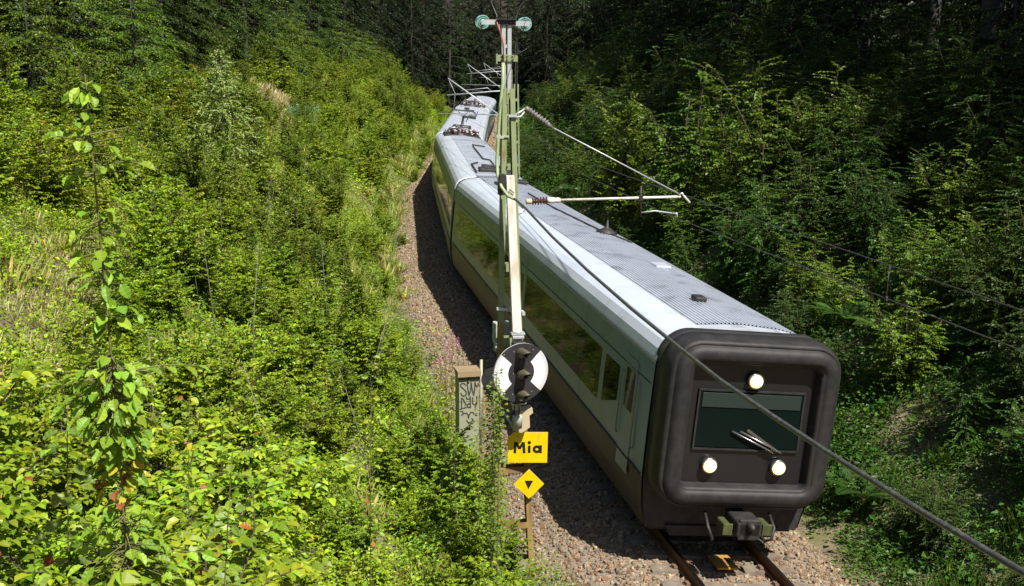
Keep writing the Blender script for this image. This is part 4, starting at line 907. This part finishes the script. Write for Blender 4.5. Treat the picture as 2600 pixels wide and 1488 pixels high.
it=fill(1,12,44,5.5,2.7,14,rk)+fill(1,12,34,9,2.75,4.6,rk,.7)+fill(1,44,80,1.8,3.0,15,rk,1.4)+fill(1,80,160,.7,3.0,16,rk,2.)
tag(link('undergrowth',leaf_mesh('undergrowth',scatter(it),'leaf',0)),'dark green brambles and leaves covering the shaded right bank','undergrowth',kind='stuff')
# forest floor cover, mostly in deep shade
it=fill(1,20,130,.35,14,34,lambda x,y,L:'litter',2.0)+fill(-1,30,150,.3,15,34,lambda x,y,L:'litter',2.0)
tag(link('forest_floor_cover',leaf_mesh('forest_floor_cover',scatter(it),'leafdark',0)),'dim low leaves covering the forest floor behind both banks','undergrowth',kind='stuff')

# ------------------------------------------------------------------ trees
def gen_tree(seed,H,R,h0,nb,nt,nl,ll,lw,pal,droop=.25,up=.25,tr=.22,m='leafdark',shape=.6,bark='barkgrey',noise=.3,tz=.18):
    rng=np.random.default_rng(seed); lv=LV(); rods=[]; b0=rng.normal(0,.25,2)
    def ax(t): return np.array([b0[0]*math.sin(2*t),b0[1]*math.sin(2.4*t),H*t])
    trunk=MB().tube([ax(t)-np.array([0,0,.3 if t==0 else 0]) for t in np.linspace(0,1,10)],[tr*(1.25 if t==0 else 1)*(1-.9*t)+.01 for t in np.linspace(0,1,10)],9,0,True)
    for i in range(nb):
        t=h0+(1-h0)*((i+rng.random())/nb); f=(t-h0)/(1-h0)
        ln=R*(math.sin(PI*(.18+.80*f))**shape)*rng.uniform(.65,1.1); az=2.399*i+rng.normal(0,.4)
        up_=up*(f*2-.6); d=unit(np.array([math.cos(az),math.sin(az),up_])); p=ax(t)
        def bp(u): return p+d*ln*u-np.array([0,0,droop*ln*u*u])
        trunk.tube([bp(0),bp(.35),bp(.7),bp(1)],[max(.012,tr*.28*(1-f*.6)),.02+.02*(1-f),.014,.006],5,0,False)
        for j in range(nt):
            u=.18+.82*(j+rng.random())/nt; q=bp(u); a=az+rng.choice([-1,1])*rng.uniform(.3,1.2)*(1.1-.5*u); tl=ln*.42*(1.15-.6*u)*rng.uniform(.6,1.2)
            dd=unit(np.array([math.cos(a),math.sin(a),rng.normal(-.05,tz)]))
            twig_leaves(lv,rng,q,dd,tl,max(4,int(nl*tl/(.35*R))),ll,lw,pal,sag=droop*1.2,noise=noise,curl=-.2)
    me=bpy.data.meshes.new('trunk'); me.from_pydata([tuple(v) for v in trunk.v],[],trunk.f); me.materials.append(M[bark]); me.polygons.foreach_set('use_smooth',[True]*len(me.polygons)); me.update()
    return leaf_mesh('crown',lv.arr(),m,0,.22,.2),me
T={}
T['edge']=[gen_tree(300+i,rnd.uniform(12,15),rnd.uniform(3.2,4),.03,56,14,22,.15,.105,[(.06,.11,.015),(.075,.13,.016),(.045,.088,.014)],droop=.32,m='leaf') for i in range(3)]
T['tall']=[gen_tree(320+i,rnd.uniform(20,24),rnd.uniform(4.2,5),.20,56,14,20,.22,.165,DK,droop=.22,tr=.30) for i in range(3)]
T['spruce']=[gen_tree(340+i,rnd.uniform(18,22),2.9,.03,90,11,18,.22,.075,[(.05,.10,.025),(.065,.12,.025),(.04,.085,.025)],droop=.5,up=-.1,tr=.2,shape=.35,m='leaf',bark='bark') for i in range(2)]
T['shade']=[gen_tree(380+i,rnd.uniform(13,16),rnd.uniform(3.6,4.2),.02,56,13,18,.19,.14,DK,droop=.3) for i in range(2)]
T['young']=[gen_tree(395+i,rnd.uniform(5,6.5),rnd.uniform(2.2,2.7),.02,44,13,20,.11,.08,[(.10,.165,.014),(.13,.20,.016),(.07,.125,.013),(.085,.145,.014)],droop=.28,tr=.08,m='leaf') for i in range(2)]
T['sprucedark']=[gen_tree(398,20,3.1,.02,90,11,18,.24,.09,[(.009,.022,.006),(.013,.029,.008)],droop=.5,up=-.1,tr=.2,shape=.35,m='leafdark',bark='bark')]  # spruce copy with the far forest's shade put into its needle colour
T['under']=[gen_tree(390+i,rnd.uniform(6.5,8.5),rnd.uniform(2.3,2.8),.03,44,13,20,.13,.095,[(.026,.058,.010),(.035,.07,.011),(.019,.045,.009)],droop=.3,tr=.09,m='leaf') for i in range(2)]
T['birch']=[gen_tree(360,5.0,1.5,.04,50,14,22,.075,.06,[(.24,.32,.10),(.29,.37,.14),(.19,.27,.08)],droop=.2,up=.9,tr=.04,shape=.8,tz=.6,m='leaf',noise=.6)]
T['bare']=[gen_tree(370+i,22,4.2,.40,40,13,18,.24,.18,DK,droop=.2,tr=.34) for i in range(2)]
def tree(kind,x,y,label,group,sc=1.,name='forest_tree',cat='tree',k=None,rz=None):
    me=T[kind][rnd.randrange(len(T[kind])) if k is None else k]
    o=empty(name,(x,y,float(gz(x,y))-.1),rnd.uniform(0,6.28) if rz is None else rz,label,cat,group); o.scale=(sc*rnd.uniform(.92,1.08),sc,sc*rnd.uniform(.92,1.1))
    link('trunk',me[1],o); link('crown',me[0],o); return o
nt_=0
# left: a front row with low branches, dim taller rows behind
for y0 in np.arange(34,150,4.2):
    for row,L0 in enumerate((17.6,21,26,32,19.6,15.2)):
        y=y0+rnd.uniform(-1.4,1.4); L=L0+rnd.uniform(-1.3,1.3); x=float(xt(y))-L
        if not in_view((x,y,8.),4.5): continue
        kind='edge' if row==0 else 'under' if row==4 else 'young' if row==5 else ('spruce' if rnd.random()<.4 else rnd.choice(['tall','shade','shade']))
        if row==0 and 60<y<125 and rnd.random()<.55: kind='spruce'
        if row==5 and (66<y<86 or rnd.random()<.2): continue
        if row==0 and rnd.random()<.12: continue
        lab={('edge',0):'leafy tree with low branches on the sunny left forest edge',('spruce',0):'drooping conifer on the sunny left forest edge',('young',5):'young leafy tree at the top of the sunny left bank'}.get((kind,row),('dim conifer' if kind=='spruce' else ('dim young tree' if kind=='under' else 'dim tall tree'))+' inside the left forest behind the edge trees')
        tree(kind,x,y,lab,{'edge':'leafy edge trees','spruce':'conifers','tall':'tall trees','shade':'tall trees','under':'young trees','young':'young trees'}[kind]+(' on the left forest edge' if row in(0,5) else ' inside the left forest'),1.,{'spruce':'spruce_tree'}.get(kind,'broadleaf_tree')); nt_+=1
# right: tall shading forest on the crest, from beside the camera to the far bend
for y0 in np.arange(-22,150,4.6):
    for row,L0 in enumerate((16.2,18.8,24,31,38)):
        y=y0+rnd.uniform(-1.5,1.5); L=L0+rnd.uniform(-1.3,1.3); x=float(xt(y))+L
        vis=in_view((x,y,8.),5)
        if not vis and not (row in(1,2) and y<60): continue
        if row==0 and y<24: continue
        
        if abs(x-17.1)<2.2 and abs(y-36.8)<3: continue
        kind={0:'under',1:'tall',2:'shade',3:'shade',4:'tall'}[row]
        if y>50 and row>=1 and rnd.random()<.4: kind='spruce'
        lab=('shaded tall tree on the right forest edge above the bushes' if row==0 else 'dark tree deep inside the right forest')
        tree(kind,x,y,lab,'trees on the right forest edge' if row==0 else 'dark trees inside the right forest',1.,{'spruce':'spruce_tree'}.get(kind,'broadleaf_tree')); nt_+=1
# the forest that closes the cutting
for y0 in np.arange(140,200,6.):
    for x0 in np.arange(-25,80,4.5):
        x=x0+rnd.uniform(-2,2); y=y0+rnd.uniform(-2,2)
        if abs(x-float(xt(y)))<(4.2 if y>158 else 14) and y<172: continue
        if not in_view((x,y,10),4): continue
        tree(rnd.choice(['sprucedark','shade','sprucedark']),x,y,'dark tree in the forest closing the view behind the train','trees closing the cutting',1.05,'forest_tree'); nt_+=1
print('trees',nt_)
tree('bare',17.1,36.8,'thick smooth beech trunk rising at the far right edge of the picture',None,1.25,'beech_tree',k=0)
def at_px(px,py,D): return CAM+D*(_F+_R*(px-1300)/FPX-_U*(py-744)/FPX)
def ground_hit(px,py):
    for D in np.arange(4,160,.1):
        q=at_px(px,py,D)
        if q[2]<gz(q[0],q[1]): return q
    return q
q=at_px(555,110,43); tree('birch',q[0],q[1],'slender young birch with pale glittering leaves at the top of the left bank',None,1.,'birch_tree')
for px,py,D,lab in((1590,200,46,'tall airy bush with blue-green top near the fence posts'),(1770,170,42,'upright bush with layered yellow-green sprays against the dark forest'),(1945,160,38,'slim sapling with big bright leaves at its tip against the dark forest'),(2140,170,37,'small birch-like sapling glowing against the dark forest, left of the thick trunk')):
    q=at_px(px,py+90,D); z=float(gz(q[0],q[1])); h=max(1.5,(8.04-(py-20-148)/FPX*D)-z)
    k='lime' if 'layered' in lab else ('birchy' if 'sapling' not in lab else 'lime')
    o=put(k,q[0],q[1],lab,'sapling',None,'sapling',1.,0,z-.1); hh=2.4
    o.scale=(h/hh*.95,h/hh*.95,h/hh)

# saplings with large leaves
def rosette_sapling(name,x,y,H,lab,seed,pal,ll=.19,lw=.055,nb=9):
    rng=np.random.default_rng(seed); lv=LV(); rods=[]
    o=empty(name,(x,y,float(gz(x,y))-.05),0,lab,'sapling')
    for b in range(nb):
        az=rng.uniform(0,6.28); le=rng.uniform(.1,.55)*H*.5; h=H*rng.uniform(.5,1.)
        tip=np.array([le*math.cos(az),le*math.sin(az),h]); rods.append(([(0,0,0),tip*.5+np.array([0,0,.1*H]),tip],[.016,.010,.006]))
        for tz in(0,.12,.26,.42):
            c=tip*(1-tz)+np.array([0,0,.05*tz*H]); n=9; a=rng.uniform(0,6.28)+np.arange(n)*2.4
            D=np.stack([np.cos(a),np.sin(a),rng.uniform(.0,.8,n)],-1); lv.add(np.repeat(c[None],n,0)+unit(D)*.05,unit(D),unit(np.array([0,0,1.])+rng.normal(0,.35,(n,3))),ll*rng.uniform(.7,1.1,n),lw*rng.uniform(.8,1.2,n),tint(rng,n,pal,.15))
    link('foliage',leaf_mesh('foliage',lv.arr(),'leaf',1,.25,.15),o); link('stems',rods_mesh('stems',rods,'stem'),o)
q=at_px(2330,250,38); rosette_sapling('ash_sapling',q[0],q[1],3.2,'leafy sapling with starry clusters of long pale leaves beside the thick trunk',401,[(.13,.21,.07),(.10,.18,.05)],.24,.06,13)
# ferns
def gen_fern(seed,n=10,L=.95):
    rng=np.random.default_rng(seed); lv=LV(); rods=[]
    for i in range(n):
        az=2*PI*i/n+rng.normal(0,.2); l=L*rng.uniform(.75,1.1); u=np.linspace(0,1,26); R=l*u*.85; Zc=l*(.95*u-.62*u*u)
        dv=np.array([math.cos(az),math.sin(az),0]); c=dv[None]*R[:,None]+np.array([0,0,1])*Zc[:,None]; rods.append(([c[0],c[8],c[16],c[25]],[.006,.005,.003,.002]))
        tan=unit(np.gradient(c,axis=0)); sd=np.array([-dv[1],dv[0],0]); w=.24*l*np.sin(PI*np.clip(.12+.88*u,0,1))**.8
        for s in(-1,1):
            D=unit(sd*s+tan*.35); N=unit(np.cross(tan,sd)); N*=np.sign(N[:,2:3]+1e-6); k=slice(3,26)
            lv.add(c[k],D[k],N[k],w[k],np.full(23,.042*l),tint(rng,23,[(.034,.085,.012),(.042,.095,.013)],.1))
    return leaf_mesh('fronds',lv.arr(),'leaf',0,.12,.1),rods_mesh('stalks',rods,'stem',4)
fern=[gen_fern(500+i) for i in range(2)]
FL=[(2255,870,'fern in deep shade below the thin overhead wires, left of two dark ferns'),(2420,905,'larger dark fern at the right edge of the shaded bank'),(2330,920,'dim fern between brambles under the thin wires'),(2060,745,'fern with arching fronds above the train roof'),(2150,830,'fern half hidden under round-leaved shoots right of the train'),(2190,1290,'bright yellow-green fern beside the front of the train'),(2570,1070,'light green fern cut off by the right edge of the picture'),(1440,480,'fern tucked behind the brown insulator tube'),(1960,600,'pale fern on the shaded bank left of the upper thin wire'),(2050,590,'small fern beside the upper thin wire on the shaded bank'),(2500,820,'fern high on the right edge under the trees')]
for i,(px,py,lab) in enumerate(FL):
    q=ground_hit(px,py+30); o=empty('fern',(q[0],q[1],float(gz(q[0],q[1]))+.35),rnd.uniform(0,6.28),lab,'fern','ferns on the shaded right bank'); o.scale=(1.15,)*3
    link('fronds',fern[i%2][0],o); link('stalks',fern[i%2][1],o)

# tall leaf-hung sapling close to the camera on the left
def near_sapling(lab):
    rng=np.random.default_rng(77); x0,y0=-7.62,5.15; zb=float(gz(x0,y0)); o=empty('hornbeam_sapling',(x0,y0,zb),0,lab,'sapling')
    lv=LV(); rods=[]; ztop=7.98-zb
    def st(t): return np.array([.0+.07*math.sin(3*t)-.03*t+.06*t*t,.03*math.sin(4*t+1),ztop*t])
    rods.append(([st(t) for t in np.linspace(0,1,14)],[.0085*(1-.7*t)+.0015 for t in np.linspace(0,1,14)]))
    z=lambda zz:(zz-zb)/ztop
    for zz,n,sp in((7.93,4,.05),(7.83,3,.1),(7.70,5,.14),(7.58,4,.12),(7.42,4,.09),(7.32,5,.10),(7.22,5,.10),(7.10,4,.11),(7.0,5,.12),(6.9,4,.06),(6.72,10,.16),(6.66,14,.20),(6.60,14,.20),(6.53,12,.18),(6.47,12,.14),(6.40,11,.12),(6.32,9,.10),(6.24,8,.10),(6.16,5,.10),(6.06,7,.12),(5.96,7,.13),(5.86,10,.2),(5.78,12,.24),(5.7,10,.2),(5.6,8,.18)):
        for i in range(int(n*3.0)):
            a=rng.uniform(0,6.28); c=st(min(1,max(.02,z(zz+rng.normal(0,.03))))); r=sp*rng.uniform(.25,1.1); dv=np.array([math.cos(a),math.sin(a),rng.normal(-.05,.2)])
            p=c+dv*r; 
            if r>.06: rods.append(([c,p],[.0035,.002]))
            colr=tint(rng,1,[(.17,.26,.02),(.14,.23,.02),(.21,.30,.025)],.12)
            if 6.05<zz<6.3 and rng.random()<.35: colr=np.array([[.22,.07,.03]]) if rng.random()<.4 else np.array([[.33,.27,.03]])
            lv.add(p[None],unit(dv+np.array([0,0,rng.normal(-.35,.3)]))[None],unit(np.array([0,0,1.])+rng.normal(0,.4,3))[None],np.array([rng.uniform(.05,.088)]),np.array([rng.uniform(.035,.054)]),colr)
    for (zz,dx,dz,n) in((6.68,.44,.03,11),(5.80,.42,-.02,12),(7.72,-.2,.03,5),(7.60,.26,.02,5),(7.05,.16,.0,5),(5.72,.30,-.1,9)):
        c=st(z(zz)); d=unit(np.array([dx,.12,dz])); twig_leaves(lv,rng,c,d,abs(dx),n,.078,.046,[(.2,.29,.02),(.16,.25,.02)],sag=.1); rods.append(([c,c+d*abs(dx)*.5,c+d*abs(dx)-np.array([0,0,.1*abs(dx)])],[.004,.003,.002]))
    link('foliage',leaf_mesh('foliage',lv.arr(),'leaf',2,.25,.18),o); link('stem',rods_mesh('stem',rods,'greenstem',6),o)
near_sapling('tall thin sapling strung with large ribbed leaves, nearest the camera at the left')
def shoot(px,py,D,H,lab,seed,pal,ll=.075,lw=.05,n=22,lean=.1,name='leafy_shoot',odd=.05,rnd_leaf=False):
    rng=np.random.default_rng(seed); q=at_px(px,py,D); zb=min(q[2]-H,float(gz(q[0],q[1]))+5); H=q[2]-float(gz(q[0],q[1])); o=empty(name,(q[0]-lean,q[1],float(gz(q[0],q[1]))),0,lab,'sapling'); lv=LV(); rods=[]
    H=max(H,.4); n=int(n*1.5*max(1,H/1.25)); st=lambda t:np.array([lean*t*t,.05*math.sin(3*t),H*t]); rods.append(([st(t) for t in np.linspace(0,1,8)],[.0055*(1-.6*t)+.0012 for t in np.linspace(0,1,8)]))
    for i in range(n):
        t=1-(i/n)*.97; a=2.4*i+rng.normal(0,.3); c=st(t); dv=np.array([math.cos(a),math.sin(a),rng.uniform(-.1,.5)]); pt=c+dv*rng.uniform(.01,.09)*(1+.8*i/n); rods.append(([c,pt],[.003,.002]))
        C=tint(rng,1,pal,.12,odd); lv.add(pt[None],unit(dv+[0,0,-.35])[None],unit(np.array([0,-.3,1.])+rng.normal(0,.35,3))[None],np.array([ll*rng.uniform(.75,1.2)]),np.array([lw*rng.uniform(.8,1.15)]),C)
    link('foliage',leaf_mesh('foliage',lv.arr(),'leaf',1 if 'aspen' in name else 2,.18,.18),o); link('stem',rods_mesh('stem',rods,'greenstem',5),o)
shoot(590,1150,7.2,1.3,'upright shoot with overlapping ribbed leaves and a reddish tip at the bottom left',601,[(.17,.24,.03),(.14,.21,.03)],.085,.052,26,.18)
shoot(170,1040,6.2,1.3,'young poplar shoot with red top leaves, lowest left corner',602,[(.11,.19,.03),(.14,.20,.03)],.085,.07,26,.12,odd=.12)
shoot(945,905,14.,1.2,'pale yellow leaf shoot rising from the thicket in the middle left',603,[(.26,.32,.03),(.22,.28,.03)],.085,.06,12,.08)
shoot(480,1010,9.,1.,'shoot with orange and yellow leaves in the left thicket',604,[(.2,.25,.03)],.07,.05,16,.1,odd=.18)
shoot(1262,945,16.5,1.6,'aspen sapling with round fluttering leaves in front of the signal and cabinet',605,[(.12,.20,.03),(.15,.23,.03),(.10,.18,.03)],.052,.05,75,.10,'aspen_sapling',odd=0)
shoot(1272,990,16.3,1.6,'second aspen sapling with round leaves just below the left of the signal disc',615,[(.12,.20,.03),(.15,.23,.03)],.052,.05,75,.05,'aspen_sapling',odd=0)
shoot(1248,975,16.8,1.6,'aspen sapling between the cabinet and the signal disc',616,[(.13,.21,.03),(.16,.24,.03)],.052,.05,75,-.05,'aspen_sapling',odd=0)
shoot(1225,1010,17.5,1.2,'leafy aspen shoot hugging the right side of the graffiti cabinet',606,[(.13,.21,.03),(.16,.24,.03)],.052,.05,60,.05,'aspen_sapling',odd=0)
shoot(1150,1090,18.5,.8,'low aspen shoot covering the foot of the graffiti cabinet',607,[(.13,.21,.03),(.16,.24,.03)],.055,.05,50,-.05,'aspen_sapling',odd=0)
# fireweed by the gravel
for i,(px,py,lab) in enumerate(((1118,905,'pink fireweed spike left of the cabinet, nearest the bushes'),(1148,845,'pink fireweed spike standing highest beside the gravel'),(1130,860,'pink fireweed spike between two others at the gravel edge'),(1163,858,'pink fireweed spike farthest to the right on the gravel edge'),(1145,895,'pink fireweed spike just above the cabinet lid'))):
    q=at_px(px,py,30-1.2*(i%3)); zg=float(gz(q[0],q[1])); H=max(.5,q[2]-zg); rng=np.random.default_rng(700+i); o=empty('fireweed',(q[0],q[1],zg),0,lab,'flower','pink fireweed beside the gravel')
    lv=LV(); n=46; a=rng.uniform(0,6.28,n); t=rng.uniform(.15,.82,n); lv.add(np.stack([0*t,0*t,H*t],-1),np.stack([np.cos(a),np.sin(a),.3+0*a],-1),np.array([0,0,1.]),.10,.02,tint(rng,n,MG,.1)); link('foliage',leaf_mesh('foliage',lv.arr(),'leaf',0),o)
    mb=MB()
    for k in range(26):
        t_=.78+.24*k/26; aa=2.4*k; r=.035*(1.2-.8*k/26); mb.lathe([(.004,0),(.013,.008),(.004,.016)],(r*math.cos(aa),r*math.sin(aa),H*t_),(math.cos(aa),math.sin(aa),.3),6)
    mb.build('blossom',M['pink'],o); link('stem',rods_mesh('stem',[([(0,0,0),(0,0,H*1.0)],[.006,.003])],'stem',5),o)
# fences at the top of the banks
for i,(px,py,D,h_,lab) in enumerate(((1685,222,64,1.5,'grey wooden fence post showing between the bushes above the right bank, left one'),(1732,236,62,1.4,'grey fence post half hidden by leaves, right of a clearer post'),(2240,262,46,1.3,'short grey fence post left of the thick trunk at the top right'),(1222,482,44,.0,''))):
    if not lab: continue
    q=at_px(px,py,D); zg=float(gz(q[0],q[1])); o=MB().box((0,0,(q[2]-zg)/2+.1),(.13,.13,q[2]-zg+.2),0,None,.012).build('fence_post',M['fencewood']); o.location=(q[0],q[1],zg-.1); tag(o,lab,'post','fence posts above the right bank')
q=at_px(770,180,76); zg=float(gz(q[0],q[1])); fo=empty('teal_fence',(q[0],q[1],zg),.2,'small dark teal fence glimpsed above the dry grass on the left bank','fence')
fp=MB()
for i in range(15): fp.tube([(-1.0+.14*i,0,0),(-1.0+.14*i,0,1.5)],.02,5)
fp.build('pickets',M['teal'],fo); MB().box((0,.03,.4),(2.1,.03,.05)).box((0,.03,1.3),(2.1,.03,.05)).build('rail_bar',M['teal'],fo)

# ------------------------------------------------------------------ daylight
AZ=math.radians(27.5); EL=math.radians(55)
sd=Vector((math.sin(AZ)*math.cos(EL),-math.cos(AZ)*math.cos(EL),math.sin(EL)))
sun=bpy.data.lights.new('sun','SUN'); sun.energy=5.0; sun.angle=math.radians(.53); sun.color=(1,.95,.86)
so=bpy.data.objects.new('sun',sun); COL.objects.link(so); so.rotation_euler=(-sd).to_track_quat('-Z','Y').to_euler(); so.location=(20,-30,60)
w=bpy.data.worlds.new('World'); S.world=w; w.use_nodes=True; nt=w.node_tree
sky=nt.nodes.new('ShaderNodeTexSky'); sky.sky_type='NISHITA'; sky.sun_disc=False; sky.sun_elevation=EL; sky.sun_rotation=math.atan2(sd.x,sd.y)
bg=nt.nodes['Background']; nt.links.new(sky.outputs[0],bg.inputs['Color']); bg.inputs['Strength'].default_value=.05
S.view_settings.view_transform='Standard'; S.view_settings.look='None'; S.view_settings.exposure=.7; S.view_settings.gamma=1
S.render.engine='CYCLES'; c=S.cycles; c.max_bounces=4; c.diffuse_bounces=2; c.glossy_bounces=2; c.transmission_bounces=3; c.transparent_max_bounces=4; c.caustics_reflective=False; c.caustics_refractive=False; c.sample_clamp_indirect=6
c.use_denoising=True; c.denoising_prefilter='NONE'
